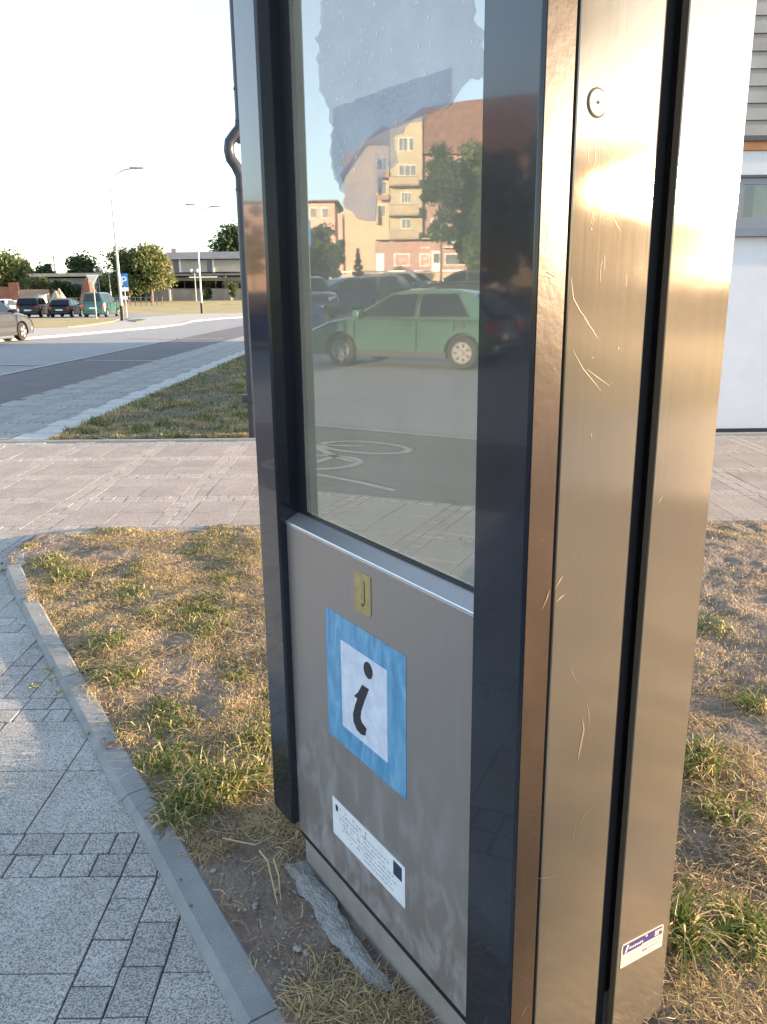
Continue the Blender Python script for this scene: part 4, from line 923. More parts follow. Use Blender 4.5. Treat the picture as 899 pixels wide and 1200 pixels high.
for px0 in (204, 243): w = FB(px0, 305.5, px0 + 6, 318.5, YDp + 4.95, .04, 'window', M_groof, dep); FB(px0 + 6.4, 304, px0 + 7.4, 319, YDp + 4.8, .15, 'rain_pipe', M_white, dep)
for px0 in (198.5, 270.5): FB(px0, 338, px0 + 1, 354, YDp - .15, .1, 'rain_pipe', M_white, dep)
YL = 130; p0 = W(80, 352, YL)
lb = thing('low_building', 'long low shed with pale flat roof half hidden by bushes behind the parked cars', 'building', (p0.x, YL, TZ(p0.x, YL)))
FB(24, 325, 172, 355, YL, 10, 'wall', M_gwall, lb); FB(22, 319, 176, 324.7, YL - .7, 11, 'roof', mat('pale_roof', (.33, .31, .27), .8, var=.1, scale=.7), lb); FB(120, 329, 132, 336, YL - .05, .04, 'window', M_void, lb)
M_brick = mat('red_brick', (.30, .13, .09), .9, color2=(.20, .085, .06), scale=1.1, detail=9)
YW = 112; p0 = W(12, 352, YW)
bw = thing('brick_wall', 'red brick wall stub at the far left behind the white parked car', 'wall', (p0.x, YW, TZ(p0.x, YW)))
FB(-6, 336, 12, 352, YW, .4, 'wall', M_brick, bw); FB(12, 331, 20, 352, YW - .1, .7, 'pillar', M_brick, bw); FB(20.2, 339, 56, 352, YW, .4, 'wall', mat('patched_brick', (.32, .2, .15), .9, color2=(.30, .25, .2), scale=.9, detail=8), bw)
def mound(px0, px1, pt, Y, m, name, label, cat, seed):
    a = W(px0, 353, Y); b = W(px1, 353, Y); t = W(px0, pt, Y); w = b.x - a.x; z0 = TZ(a.x, Y); h = t.z - z0; cx = (a.x + b.x) / 2; V, F = [], []; n = 18
    for j in range(n + 1):
        for i in range(n + 1):
            u, v = i / n * 2 - 1, j / n * 2 - 1; r = min(1, math.hypot(u, v)); V.append((u * w / 2, v * w * .3, h * (1 - r ** 2) * (1 + .35 * fnoise(u * 5, v * 5, 1, seed)) - .05))
    F = [(j * (n + 1) + i, j * (n + 1) + i + 1, (j + 1) * (n + 1) + i + 1, (j + 1) * (n + 1) + i) for j in range(n) for i in range(n)]
    o = link(name, np_mesh(name, np.array(V), np.array(F), m=m)); o.location = (cx, Y, z0); return tag(o, label, cat)
mound(93, 118, 328, 110, M_brick, 'rubble_mound', 'reddish mound of brick rubble behind the green van', 'rubble', 1)
mound(57, 81, 340, 109, mat('rubble', (.35, .31, .26), .95, var=.4, scale=1.5), 'rubble_mound', 'grey brown heap of rubble behind the dark hatchback', 'rubble', 2)
# rail along the far lawn
fr = thing('railing', 'low metal railing running along the far edge of the car park', 'railing', (0, 0, 0))
a = W(20, 350, 100); b_ = W(190, 350, 100)
for k in range(28): x = a.x + (b_.x - a.x) * k / 27; z = TZ(x, 100); MB().box(x - .04, x + .04, 99.96, 100.04, z - .05, z + 1.0).obj('post', M_groof, fr)
for dz in (.5, .95): MB().tube([(a.x, 99.95, TZ(a.x, 100) + dz), (b_.x, 99.95, TZ(b_.x, 100) + dz)], .03, 6).obj('rail', M_groof, fr)

# ------------------------------------------------------------------ islands, pavements and kerbs across the road
def gpoly(name, pxs, z, m, th=.16): 
    return struct(flat(name, [g2(*p) for p in pxs], z, m, th=th))
gpoly('far_pavement', [(-60, 386), (40, 385), (100, 383.5), (138, 377.5), (160, 373), (215, 368.6), (300, 366.6), (300, 371), (262, 373), (225, 376.5), (212, 380), (190, 383), (140, 387.5), (75, 393.5), (30, 397), (-60, 404)], .03, M_pale)
gpoly('far_kerb', [(-60, 404.5), (30, 397.5), (75, 394), (140, 388), (190, 383.5), (213, 380.4), (226, 376.9), (262, 373.4), (300, 371.4), (300, 371), (262, 373), (225, 376.5), (212, 380), (190, 383), (140, 387.5), (75, 393.5), (30, 397), (-60, 404)], .06, mat('bright_kerb', (.34, .325, .30), .8, var=.1, scale=3))
gpoly('grass_island', [(-60, 375.5), (28, 374), (80, 374), (120, 373.2), (140, 374.4), (134, 377), (100, 382.3), (80, 384), (40, 384.6), (-60, 385.6)], .045, M_dry, th=.05)
gpoly('small_lawn', [(150, 376.5), (163, 374.6), (172, 375.6), (160, 378)], .065, mat('green_lawn', (.10, .13, .04), .95, var=.3, scale=1))

# ------------------------------------------------------------------ street furniture
M_galv = mat('galvanised', (.36, .37, .39), .45, metal=.3, var=.08, scale=4); M_blk = mat('black_base', (.02, .02, .022), .5)
def PT(px, py, D): p = W(px, py, D); return Vector((p.x, p.y, p.z))
def lamp(label, px, D, top, arm, group, second=None):
    p = PT(px, 380, D); z = TZ(p.x, D); t = thing('street_lamp', label, 'street lamp', (p.x, D, z), 0, group); tp = PT(px, top, D); hgt = tp.z - z
    MB().tube([(0, 0, 0), (0, 0, hgt)], [.105, .055], 10).obj('pole', M_galv, t, smooth=40); MB().tube([(0, 0, -.05), (0, 0, .9)], .14, 10).obj('pole_base', M_blk, t, smooth=40)
    for (dx, dz) in [arm] + ([second] if second else []):
        s = 1 if dx > 0 else -1
        MB().tube([(0, 0, hgt - .1), (dx * .25, 0, hgt + dz * .55), (dx * .7, 0, hgt + dz * .92), (dx, 0, hgt + dz)], .035, 8).obj('arm', M_galv, t, smooth=40)
        MB().box(min(dx - .1 * s, dx + .75 * s), max(dx - .1 * s, dx + .75 * s), -.14, .14, hgt + dz - .03, hgt + dz + .10).obj('lamp_head', M_galv, t, bev=.04)
    return t
def armpx(px0, py0, px1, py1, D): a = PT(px0, py0, D); b = PT(px1, py1, D); return (b.x - a.x, b.z - a.z)
gl = 'tall curved arm street lamps across the road'
lamp('tallest white street lamp with curved arm, beside the blue parking sign', 144.5, 51.5, 212, armpx(133, 212, 158, 197.5, 51.5), gl)
lamp('street lamp with two arms standing in front of the grey depot', 238, 74, 256, armpx(232, 256, 250, 242.5, 74), gl, armpx(232, 256, 230, 240, 74))
lamp('distant street lamp at the far left behind the black cars', 37.5, 118, 302, armpx(33.5, 302, 25, 290.5, 118), gl)
def globe_lamp(label, px, D, top):
    p = PT(px, 350, D); z = TZ(p.x, D); t = thing('globe_lamp', label, 'street lamp', (p.x, D, z), 0, 'twin globe lamps in front of the depot'); h = PT(px, top, D).z - z
    MB().tube([(0, 0, 0), (0, 0, h)], [.09, .05], 8).obj('pole', M_galv, t, smooth=40); MB().tube([(-.42, 0, h - .1), (-.2, 0, h - .3), (.2, 0, h - .3), (.42, 0, h - .1)], .03, 6).obj('bracket', M_galv, t)
    for s in (-1, 1): MB().lathe((s * .42, 0, h + .08), [(.02, -.24), (.15, -.2), (.24, 0), (.15, .2), (.02, .24)], 12).obj('globe', mat('milk_glass', (.8, .8, .8), .3), t, smooth=60)
globe_lamp('twin globe lamp just left of the tall white lamp post', 130.5, 112, 318); globe_lamp('twin globe lamp behind the two armed street lamp', 230, 116, 318); globe_lamp('twin globe lamp partly hidden behind the yield sign', 118, 118, 317)
# yield sign seen from behind and parking sign
D = 55; p = PT(113.5, 374, D); ys = thing('yield_sign', 'triangular yield sign on a thin pole in front of the green van', 'road sign', (p.x, D, 0))
h = PT(109, 322, D).z; MB().tube([(0, 0, -.05), (0, 0, h - .1)], .035, 8).obj('pole', M_galv, ys, smooth=40)
w = .42; MB().prism([(-w, -.05, h), (w, -.05, h), (0, -.05, h - .74)], (0, .012, 0)).obj('sign_plate', mat('sign_back', (.75, .75, .73), .4), ys)
MB().prism([(-w * .62, -.056, h - .09), (w * .62, -.056, h - .09), (0, -.056, h - .52)], (0, .004, 0)).obj('sign_face', mat('sign_face', (.6, .6, .58), .4), ys)
D = 60; p = PT(148.6, 366, D); ps = thing('parking_sign', 'blue square parking sign with white P above a small white plate beside the tall lamp', 'road sign', (p.x, D, 0))
h = PT(147, 320.5, D).z; MB().tube([(0, 0, -.05), (0, 0, h - .05)], .035, 8).obj('pole', M_galv, ps, smooth=40); s = .30
pl = MB().box(-s, s, -.06, -.045, h - .9, h).obj('sign_plate', mat('sign_blue', (.02, .16, .50), .4), ps, bev=.01)
cu = bpy.data.curves.new('P', 'FONT'); cu.body = 'P'; cu.size = .85; cu.align_x = 'CENTER'; cu.extrude = .003; cu.offset = .012; to = bpy.data.objects.new('t', cu); col.objects.link(to); bpy.context.view_layer.update()
me = bpy.data.meshes.new_from_object(to); bpy.data.objects.remove(to); me.materials.clear(); me.materials.append(M_white); me.transform(Matrix.Translation((0, -.065, h - .79)) @ Matrix.Rotation(R(90), 4, 'X')); link('letter_p', me, pl)
MB().box(-.3, .3, -.06, -.05, h - 1.22, h - .94).obj('plate', mat('sign_white', (.8, .8, .78), .4), ps); MB().box(-.17, .17, -.06, -.05, h - 1.8, h - 1.55).obj('small_plate', MATS['sign_white'], ps)
# radio mast and a white utility box
D = 140; p = PT(66, 330, D); ms = thing('mast', 'thin pole with cross arms standing behind the low roof on the left', 'pole', (p.x, D, TZ(p.x, D))); h = PT(65, 298, D).z - TZ(p.x, D)
MB().tube([(0, 0, 0), (0, 0, h)], .12, 6).obj('pole', M_groof, ms); 
for z in (h - .6, h - 1.6): MB().box(-.9, .9, -.05, .05, z, z + .1).obj('cross_arm', M_groof, ms)
D = 75; p = PT(50, 350, D); bx = thing('ticket_machine', 'small white ticket machine standing behind the black estate car', 'machine', (p.x, D, TZ(p.x, D))); MB().box(-.3, .3, -.2, .2, 0, 1.7).obj('cabinet', MATS['sign_white'], bx, bev=.03); MB().box(-.35, .35, -.25, .25, 1.705, 1.8).obj('cap', M_galv, bx); MB().box(-.15, .15, -.215, -.203, 1.1, 1.4).obj('screen', M_blk, bx)

# ------------------------------------------------------------------ vehicles
M_tyre = mat('tyre', (.018, .018, .018), .8); M_rim = mat('alloy_rim', (.55, .56, .58), .3, metal=.8); M_cgl = pane_mat('car_glass', 1.6, (.10, .12, .14)); M_cabin = mat('cabin_dark', (.02, .022, .025), .7); M_plate = mat('number_plate', (.7, .7, .68), .5); M_plast = mat('black_plastic', (.03, .03, .032), .6)
def lampm(name, c): 
    m = mat(name, c, .15, coat=1); return m
M_tail = lampm('tail_red', (.35, .02, .015)); M_head = lampm('head_clear', (.7, .72, .75))
def paintm(name, c, metal=.25): return mat(name, c, .28, metal=metal, coat=1.0)
CAR = {
 'hatch': dict(L=4.05, w=.83, zb=.86, zt=1.37, r=.29, wr=.66, wf=3.14, hood=(2.90, .90), nose=(3.88, .66), cab=[(.06, .88), (.52, 1.28), (.85, 1.355), (1.40, 1.375), (1.85, 1.365), (2.10, 1.31), (2.98, .89)], rear=.06, clad=False),
 'sedan': dict(L=4.30, w=.84, zb=.90, zt=1.40, r=.31, wr=.85, wf=3.42, hood=(3.22, .93), nose=(4.14, .72), cab=[(.55, .96), (1.02, 1.34), (1.30, 1.40), (2.25, 1.40), (2.45, 1.36), (3.25, .92)], rear=.05, clad=False),
 'estate': dict(L=4.45, w=.86, zb=.94, zt=1.52, r=.32, wr=.85, wf=3.50, hood=(3.35, .97), nose=(4.28, .78), cab=[(.08, .96), (.36, 1.44), (.60, 1.52), (2.35, 1.51), (2.60, 1.46), (3.38, .96)], rear=.06, clad=False),
 'van': dict(L=4.15, w=.87, zb=1.08, zt=1.80, r=.31, wr=.72, wf=3.35, hood=(3.30, 1.06), nose=(4.02, .80), cab=[(.06, 1.10), (.12, 1.70), (.26, 1.80), (2.20, 1.80), (2.50, 1.73), (3.36, 1.06)], rear=.04, clad=False)}
def make_car(label, kind, pm, x, y, az_deg, cat='car', name=None, band=None, z=None, group=None, steel_rim=False):
    P_ = CAR[kind]; L_, w, zbt, r = P_['L'], P_['w'], P_['zb'], P_['r']; cx = L_ / 2
    t = thing(name or 'parked_car', label, cat, (x, y, TZ(x, y) if z is None else z), R(90 - az_deg), group)
    def arc(xc):
        R1 = r + .055; return [(xc + R1 * math.cos(a), max(.20, r + R1 * math.sin(a))) for a in np.linspace(-.35, math.pi + .35, 11)]
    hx, hz = P_['hood']; nx_, nz_ = P_['nose']
    out = [(.10, .26), (.02, .34), (.0, .50), (.03, .62), (.05, zbt - .12), (.10 if kind != 'sedan' else .08, zbt)]
    if kind == 'sedan': out += [(.20, .985), (.55, .975)]
    out += [(1.6, zbt + .015), (hx, hz), ((hx + nx_) / 2, (hz + nz_) / 2 + .05), (nx_, nz_), (L_ - .05, nz_ - .12), (L_, .48), (L_ - .02, .33), (L_ - .12, .22)]
    front = arc(P_['wf']); rear = arc(P_['wr'])
    out += front + rear
    na = len(front) + len(rear); n = len(out); mb = MB()
    def ring(y, top, ends, arch=0):
        for i, (px, pz) in enumerate(out):
            if i >= n - na: mb.v.append((px - cx, y, pz)); continue
            s = (px - cx) / cx; q = px
            if abs(s) > .55: q = px - math.copysign(ends * ((abs(s) - .55) / .45) ** 2, s)
            mb.v.append((q - cx, y, pz - (top if pz > .75 else (top * .3 if pz > .55 else 0))))
    ys_ = [(-w + .03, .10, .26), (-w, .045, .17), (-w + .05, .01, .10), (-w * .62, -.012, .03), (0, -.02, 0), (w * .62, -.012, .03), (w - .05, .01, .10), (w, .045, .17), (w - .03, .10, .26)]
    ys_[0] = (-w + .035, .09, .20); ys_[-1] = (w - .035, .09, .20)
    for q in ys_: ring(*q)
    for k in range(len(ys_) - 1):
        for i in range(n): mb.f.append((k * n + i, k * n + (i + 1) % n, (k + 1) * n + (i + 1) % n, (k + 1) * n + i))
    mb.f.append(tuple(range(n))); mb.f.append(tuple((len(ys_) - 1) * n + i for i in range(n))[::-1])
    me = mb.mesh('body', pm, smooth=38); bm = bmesh.new(); bm.from_mesh(me); bmesh.ops.triangulate(bm, faces=[f for f in bm.faces if len(f.verts) > 4]); bm.to_mesh(me); bm.free(); link('body', me, t)
    MB().box(.3 - cx, L_ - .3 - cx, -w + .22, w - .22, .24, zbt - .15).obj('underbody', M_plast, t)
    cab = P_['cab']
    def ws(z): return w - .045 - max(0, z - zbt) * .30
    mb = MB(); rings = [lambda z: -ws(z) + (.10 if z > P_['zt'] - .03 else 0), lambda z: -ws(z) * .6, lambda z: 0, lambda z: ws(z) * .6, lambda z: ws(z) - (.10 if z > P_['zt'] - .03 else 0)]; nc = len(cab)
    for ri, fn in enumerate(rings):
        for (px, pz) in cab: mb.v.append((px - cx + (.0 if ri in (0, 4) else (-.03 if px < 1 else .05) * (pz < P_['zt'] - .01 or 0)), fn(pz), pz + (.02 if ri in (1, 2, 3) and pz > P_['zt'] - .02 else 0) - (.04 if pz < 1.12 and pz < zbt + .1 else 0)))
    for k in range(4):
        for i in range(nc): mb.f.append((k * nc + i, k * nc + (i + 1) % nc, (k + 1) * nc + (i + 1) % nc, (k + 1) * nc + i))
    mb.f += [tuple(range(nc)), tuple(4 * nc + i for i in range(nc))[::-1]]; mb.obj('cabin', pm, t, smooth=40)
    # windows
    rb, rt = cab[0], cab[1]; fb, ft = cab[-1], cab[-2]; zt_ = P_['zt'] - .085; z0 = zbt + .045
    def xr(z): return rb[0] + (rt[0] - rb[0]) * (z - rb[1]) / (rt[1] - rb[1])
    def xf(z): return fb[0] + (ft[0] - fb[0]) * (z - fb[1]) / (ft[1] - fb[1])
    pil = .09; xm = (xr(zt_) + xf(zt_)) / 2 + .22; 
    segs = [([(xm + .05, z0), (xf(z0) - .14, z0), (xf(zt_) - .07, zt_), (xm + .03, zt_)]), ([(max(xr(z0) + .22, P_['wr'] - .1), z0), (xm - .05, z0), (xm - .06, zt_), (xr(zt_) + .30, zt_)])]
    if kind in ('estate', 'van'): a0 = xr(z0) + .80; segs[1] = [(a0, z0), (xm - .05, z0), (xm - .06, zt_), (a0 + .06, zt_)]; segs.append([(xr(z0) + .13, z0), (a0 - .09, z0), (a0 - .04, zt_), (xr(zt_) + .16, zt_)])
    for s in (-1, 1):
        for q in segs:
            MB().prism([(px - cx, s * (ws(pz) - .012), pz) for px, pz in q], (0, s * .020, 0)).obj('window', M_cgl, t)
            qc = Vector((sum(p_[0] for p_ in q) / 4, sum(p_[1] for p_ in q) / 4)); qq = [(p_[0] + math.copysign(.028, p_[0] - qc.x), p_[1] + math.copysign(.022, p_[1] - qc.y)) for p_ in q]
            MB().prism([(px - cx, s * (ws(pz) - .010), pz) for px, pz in qq], (0, s * .013, 0)).obj('window_trim', M_plast, t)
        MB().box(P_['wr'] + r + .02 - cx, P_['wf'] - r - .08 - cx, min(s * (w - .05), s * (w - .012)), max(s * (w - .05), s * (w - .012)), .19, .30).obj('sill', M_plast, t)
        MB().box(P_['wr'] + .16 - cx, P_['wr'] + .17 - cx, min(s * (w - .03), s * (w + .003)), max(s * (w - .03), s * (w + .003)), .66, zbt - .03).obj('door_gap', M_plast, t)
        for q in segs[:2]: MB().box((q[0][0] if q is segs[1] else q[0][0]) + .06 - cx, q[0][0] + .24 - cx, min(s * (w - .01), s * (w + .02)), max(s * (w - .01), s * (w + .02)), zbt - .13, zbt - .09).obj('door_handle', M_plast, t)
        MB().box(xm - .01 - cx, xm - cx, min(s * (w - .02), s * (w + .003)), max(s * (w - .02), s * (w + .003)), .32, zbt - .04).obj('door_gap', M_plast, t); MB().box(xf(z0) - .12 - cx, xf(z0) - .11 - cx, min(s * (w - .02), s * (w + .003)), max(s * (w - .02), s * (w + .003)), .34, zbt - .04).obj('door_gap', M_plast, t)
        MB().box(xf(z0) - .30 - cx, xf(z0) - .16 - cx, min(s * (w - .05), s * (w + .14)), max(s * (w - .05), s * (w + .14)), z0 - .02, z0 + .11).obj('wing_mirror', pm, t, bev=.03)
        for xc in (P_['wr'], P_['wf']):
            yw = s * (w - .115); wh = MB().lathe((xc - cx, yw, r), [(r * .66, -.10), (r * .93, -.10), (r, -.07), (r, .07), (r * .93, .10), (r * .66, .10)], 24, 'y').obj('wheel', M_tyre, t, smooth=30)
            yo = yw + s * .104; MB().lathe((xc - cx, yo, r), [(.02, .02 * s), (r * .12, .022 * s), (r * .16, .0), (r * .60, .0), (r * .66, .015 * s), (r * .66, -.04 * s)], 24, 'y').obj('rim', M_plast if not steel_rim else mat('hubcap', (.22, .22, .23), .4, metal=.2), wh, smooth=30)
            sp = MB()
            for k in range(7 if steel_rim else 5):
                a = 2 * math.pi * k / (7 if steel_rim else 5); c, s2 = math.cos(a), math.sin(a); u = Vector((c, 0, s2)); v = Vector((-s2, 0, c)); o = Vector((xc - cx, yo + s * .018, r)); ra, rb_ = (r * .34, r * .52) if steel_rim else (r * .08, r * .64)
                q1, q2 = (.012, .02) if steel_rim else (.035, .055); sp.prism([o + u * ra - v * q1, o + u * rb_ - v * q2, o + u * rb_ + v * q2, o + u * ra + v * q1], (0, -s * .012, 0))
            sp.obj('rim_slots' if steel_rim else 'spokes', M_plast if steel_rim else M_rim, wh)
        # lights
        e = w - .10
        MB().prism([(L_ - .10 - cx, s * (e - .30), nz_ - .02), (L_ - .26 - cx, s * (e + .005), nz_ + .0), (L_ - .26 - cx, s * (e + .005), nz_ - .16), (L_ - .09 - cx, s * (e - .30), nz_ - .15)], (.05, s * .02, 0)).obj('headlight', M_head, t)
        zt2 = zbt - .05 if kind != 'van' else zbt - .1; MB().prism([(.045 - cx, s * (e - .20 if kind != 'van' else e - .06), zt2), (.13 - cx, s * (e + .06), zt2), (.13 - cx, s * (e + .06), zt2 - (.18 if kind != 'van' else .42)), (.045 - cx, s * (e - .20 if kind != 'van' else e - .06), zt2 - (.18 if kind != 'van' else .42))], (-.045, s * .012, 0)).obj('tail_light', M_tail, t)
        if band: MB().box(P_['wr'] + r + .1 - cx, P_['wf'] - r - .1 - cx, min(s * (w - .02), s * (w + .012)), max(s * (w - .02), s * (w + .012)), .45, .62).obj('side_moulding', M_plast, t, bev=.008)
    def slab(xa_fn, zlo, zhi, wdt, sign, nm):
        q = [(xa_fn(zlo) - cx + sign * .062, -wdt(zlo), zlo), (xa_fn(zlo) - cx + sign * .062, wdt(zlo), zlo), (xa_fn(zhi) - cx + sign * .052, wdt(zhi), zhi), (xa_fn(zhi) - cx + sign * .052, -wdt(zhi), zhi)]; MB().prism(q, (-sign * .03, 0, 0)).obj(nm, M_cgl, t)
    slab(xf, z0 + .01, zt_ + .02, lambda z: ws(z) - .13, 1, 'windscreen'); slab(lambda z: xr(z), z0 + .02, zt_ + .0, lambda z: ws(z) - .13, -1, 'rear_window')
    MB().box(-.035 - cx, .02 - cx, -.26, .26, .50 if kind != 'van' else .62, .61 if kind != 'van' else .73).obj('number_plate', M_plate, t); MB().box(L_ - .02 - cx, L_ + .02 - cx, -.26, .26, .36, .47).obj('number_plate', M_plate, t)
    MB().box(L_ - .06 - cx, L_ + .008 - cx, -.42, .42, nz_ - .16, nz_ - .06).obj('grille', M_plast, t); MB().box(-.02 - cx, .12 - cx, -w + .16, w - .16, .27, .42).obj('rear_bumper', M_plast if band else pm, t, bev=.02)
    return t
gp = 'cars parked across the road'
def car_at(px, D, *a, **k):
    p = PT(px, 360, D); return make_car(*a[:3], p.x, D, *a[3:], **k)
wc = G(25, 399); hd_ = R(4); dv = Vector((math.sin(hd_), math.cos(hd_), 0)); rv = Vector((dv.y, -dv.x, 0)); cc_ = wc - dv * 1.08 - rv * .74
make_car('silver grey car with dark side moulding cut off by the left edge', 'hatch', paintm('silver_paint', (.13, .14, .165), .6), cc_.x, cc_.y, 4, band=True, name='moving_car')
car_at(4, 68, 'white parked car half cut off at the left edge behind the silver one', 'sedan', paintm('white_paint', (.7, .7, .7), 0), -6, group=gp)
car_at(40, 66, 'black estate car parked second from the left with dark rear window', 'estate', mat('black_paint', (.010, .011, .014), .3, coat=.3, spec=.3), -10, group=gp)
car_at(78, 65.5, 'black hatchback parked between the black estate and the green van', 'hatch', MATS['black_paint'], -5, group=gp)
car_at(119, 64.5, 'dark green van with high roof parked behind the yield sign', 'van', paintm('green_van_paint', (.03, .13, .10), .4), -1, cat='van', name='parked_van', group=gp)

# ------------------------------------------------------------------ the street to the west (seen in the kiosk's pane)
a = MR(392, 428); b_ = MR(537, 433); dirv = Vector((a.x - b_.x, a.y - b_.y, 0)).normalized(); mid = (a + b_) / 2; right = Vector((dirv.y, -dirv.x, 0)); c_ = mid - right * .78; azg = math.degrees(math.atan2(dirv.x, dirv.y))
make_car('light green metallic hatchback parked across the cycle lane and mirrored in the display glass', 'hatch', paintm('light_green_paint', (.065, .15, .115), .4), c_.x, c_.y, azg, steel_rim=True)
def mcar(px, D, label, kind, pm, azr, **k): p = MR(px, 360, dist=D); return make_car(label, kind, pm, p.x, p.y, azr, **k)
gm = 'cars parked in the western car park'
mcar(360, 31, 'dark car facing the kiosk with clear headlights, leftmost in the mirrored row', 'estate', paintm('dark_grey_paint', (.03, .033, .04)), 128, group=gm)
mcar(398, 33, 'deep blue hatchback behind the bonnet of the green car', 'hatch', paintm('blue_paint', (.02, .05, .22), .4), 60, group=gm)
mcar(432, 34, 'pale silver hatchback between the blue hatchback and the grey saloon in the mirrored row', 'hatch', MATS['silver_paint'], 20, group=gm)
mcar(463, 38, 'grey green saloon parked before the low orange wall', 'sedan', paintm('grey_green_paint', (.22, .27, .27), .4), 5, group=gm)
mcar(545, 36, 'dark saloon parked beneath the red roofed shops', 'sedan', MATS['dark_grey_paint'], 10, group=gm)
p = MR(290, 335, dist=20); make_car('bright blue car near the road, mirrored in the slim left frame post', 'hatch', MATS['blue_paint'], p.x, p.y, 30, group=gm)

# apartment house
DA = 85.0; o0 = MR(397, 335, dist=DA); o1 = MR(500, 335, dist=DA); ex = Vector((o1.x - o0.x, o1.y - o0.y, 0)).normalized(); nrm = Vector((ex.y, -ex.x, 0))
if nrm.dot(Vector((0, 0, 0)) - Vector((o0.x, o0.y, 0))) < 0: nrm = -nrm
A0 = Vector((o0.x, o0.y, 0)); zA = 2.0
apt = thing('apartment_house', 'tall ochre and brown apartment house with stacked balconies mirrored in the glass', 'building', (A0.x, A0.y, zA), math.atan2(-nrm.x * -1, -nrm.y * -1) if False else 0)
# local frame: X = ex, Y = into the building (-nrm), Z up ; right handed only if ex x (-nrm) = +Z
hand = ex.x * (-nrm.y) - ex.y * (-nrm.x)
apt.rotation_euler = (0, 0, math.atan2(ex.y, ex.x) if hand > 0 else math.atan2(-ex.y, -ex.x)); SG = 1 if hand > 0 else -1
def AP(px, py, d=0.0, origin=None, base=None):       # facade plane pushed towards the viewer by d -> local (x, z)
    q = KO + .036 * KS * KV; r_ = ray(px, py); p = C0 + r_ * (((q - C0) @ KV) / (r_ @ KV)); r2 = r_ - KV * (2 * (r_ @ KV))
    oo = (origin or A0) + nrm * d; t = ((oo - p) @ nrm) / (r2 @ nrm); h = p + r2 * t
    return (SG * ((h - (origin or A0)) @ ex), h.z - (zA if base is None else base))
def APB(px0, py0, px1, py1, d, th, name, m, parent=None, **k):
    a = AP(px0, py1, d, **k); b = AP(px1, py0, d, **k); x0, x1 = sorted((a[0], b[0])); z0, z1 = sorted((a[1], b[1])); return MB().box(x0, x1, -d, -d + th, z0, z1).obj(name, m, parent or apt)
def APP(pts, d, th, name, m, parent=None, **k): return MB().prism([(AP(*p, d, **k)[0], -d, AP(*p, d, **k)[1]) for p in pts], (0, th, 0)).obj(name, m, parent or apt)
M_yel = mat('ochre_render', (.50, .39, .28), .9, color2=(.44, .345, .245), scale=.5, detail=9); M_tow = mat('greenish_render', (.36, .33, .25), .9, var=.1, scale=.6); M_red = mat('red_brown_render', (.31, .215, .185), .9, var=.12, scale=.6); M_roof = mat('red_tiles', (.155, .09, .08), .85, var=.25, scale=2.5); M_bal = mat('balcony_grey', (.33, .29, .22), .9, var=.1, scale=1); M_pinkw = mat('pink_render', (.52, .36, .30), .9, var=.08, scale=.5); M_wf = mat('white_frame', (.78, .76, .70), .6); M_shop = mat('shop_red', (.34, .225, .20), .8, var=.1, scale=1)
APP([(399, 345), (404, 205), (428, 168), (456, 167), (456, 345)], 0, 12, 'gable_wall', M_yel); APP([(400, 209), (398, 206), (428, 165), (450, 147), (462, 153), (458, 168), (428, 169)], .5, 12, 'gable_roof', M_roof); APB(403, 178, 417, 196, -1, 1.2, 'chimney', M_yel)
APP([(456.5, 345), (457, 152), (468, 143), (480, 141), (495, 136), (495, 345)], .8, 10, 'stair_tower', M_tow); APP([(463, 150), (495, 126), (545, 118), (640, 108), (640, 180), (495.5, 180), (495.5, 134), (468, 146)], .4, 8, 'main_roof', M_roof)
APB(495.6, 180.5, 640, 277, .0, 10, 'facade_wall', M_red); APB(440, 277, 640, 281, 1.4, 3, 'shop_ledge', M_tow); APB(440, 281.2, 640, 345, 1.0, 3, 'shop_wall', M_shop)
def win(px0, py0, px1, py1, d, panes=2):
    w = APB(px0, py0, px1, py1, d + .05, .08, 'window', M_wf); n = panes; g = .7
    for k in range(n): APB(px0 + g + (px1 - px0 - g) * k / n, py0 + g, px0 + (px1 - px0 - g) * (k + 1) / n, py1 - g, d + .09, .03, 'pane', M_dwinb, w)
    return w
M_dwinb = mat('window_dark', (.12, .14, .15), .12, coat=1)
win(467, 161, 478, 177, .8); win(479, 161, 485, 177, .8, 1); win(467, 193, 488, 206, .8, 3); win(470, 225, 482, 238, .8, 3); win(470, 256, 482, 268, .8); win(448, 184, 453, 200, .0, 1); win(446, 212, 453, 228, .0, 1); win(443, 240, 452, 254, 0); win(505, 256, 514, 269, .0); win(520, 220, 528, 234, 0); win(545, 220, 556, 234, 0); win(545, 254, 556, 268, 0); win(575, 220, 586, 234, 0); win(575, 254, 586, 268, 0); win(605, 220, 616, 234, 0)
for y0, y1 in ((207, 216), (240, 251), (270, 279)):
    bl = APB(456, y0, 491, y1, 2.2, .15, 'balcony', M_bal); APB(456, y1, 491, y1 + 1.6, 2.2, 1.35, 'balcony_floor', M_bal, bl); APB(456, y0 - .8, 491, y0, 2.25, .2, 'balcony_rail', M_red, bl)
for y0, y1 in ((184, 196), (205, 232), (240, 262)): APB(441, y0, 443, y1, 1.0, 1, 'balcony_post', M_bal)
for y0, y1 in ((200, 208), (228, 234)): bl = APB(442, y0, 456, y1, 1.2, .15, 'balcony', M_red)
sw_ = APB(462, 297, 480, 312, 1.06, .08, 'shop_window', M_wf); APB(463, 298, 479, 311, 1.12, .05, 'poster', mat('shop_poster', (.65, .42, .36), .6, color2=(.35, .12, .12), scale=2.5), sw_); sw_ = APB(492, 297, 504, 312, 1.06, .08, 'shop_window', M_wf); APB(493, 298, 503, 311, 1.12, .05, 'poster', MATS['shop_poster'], sw_)
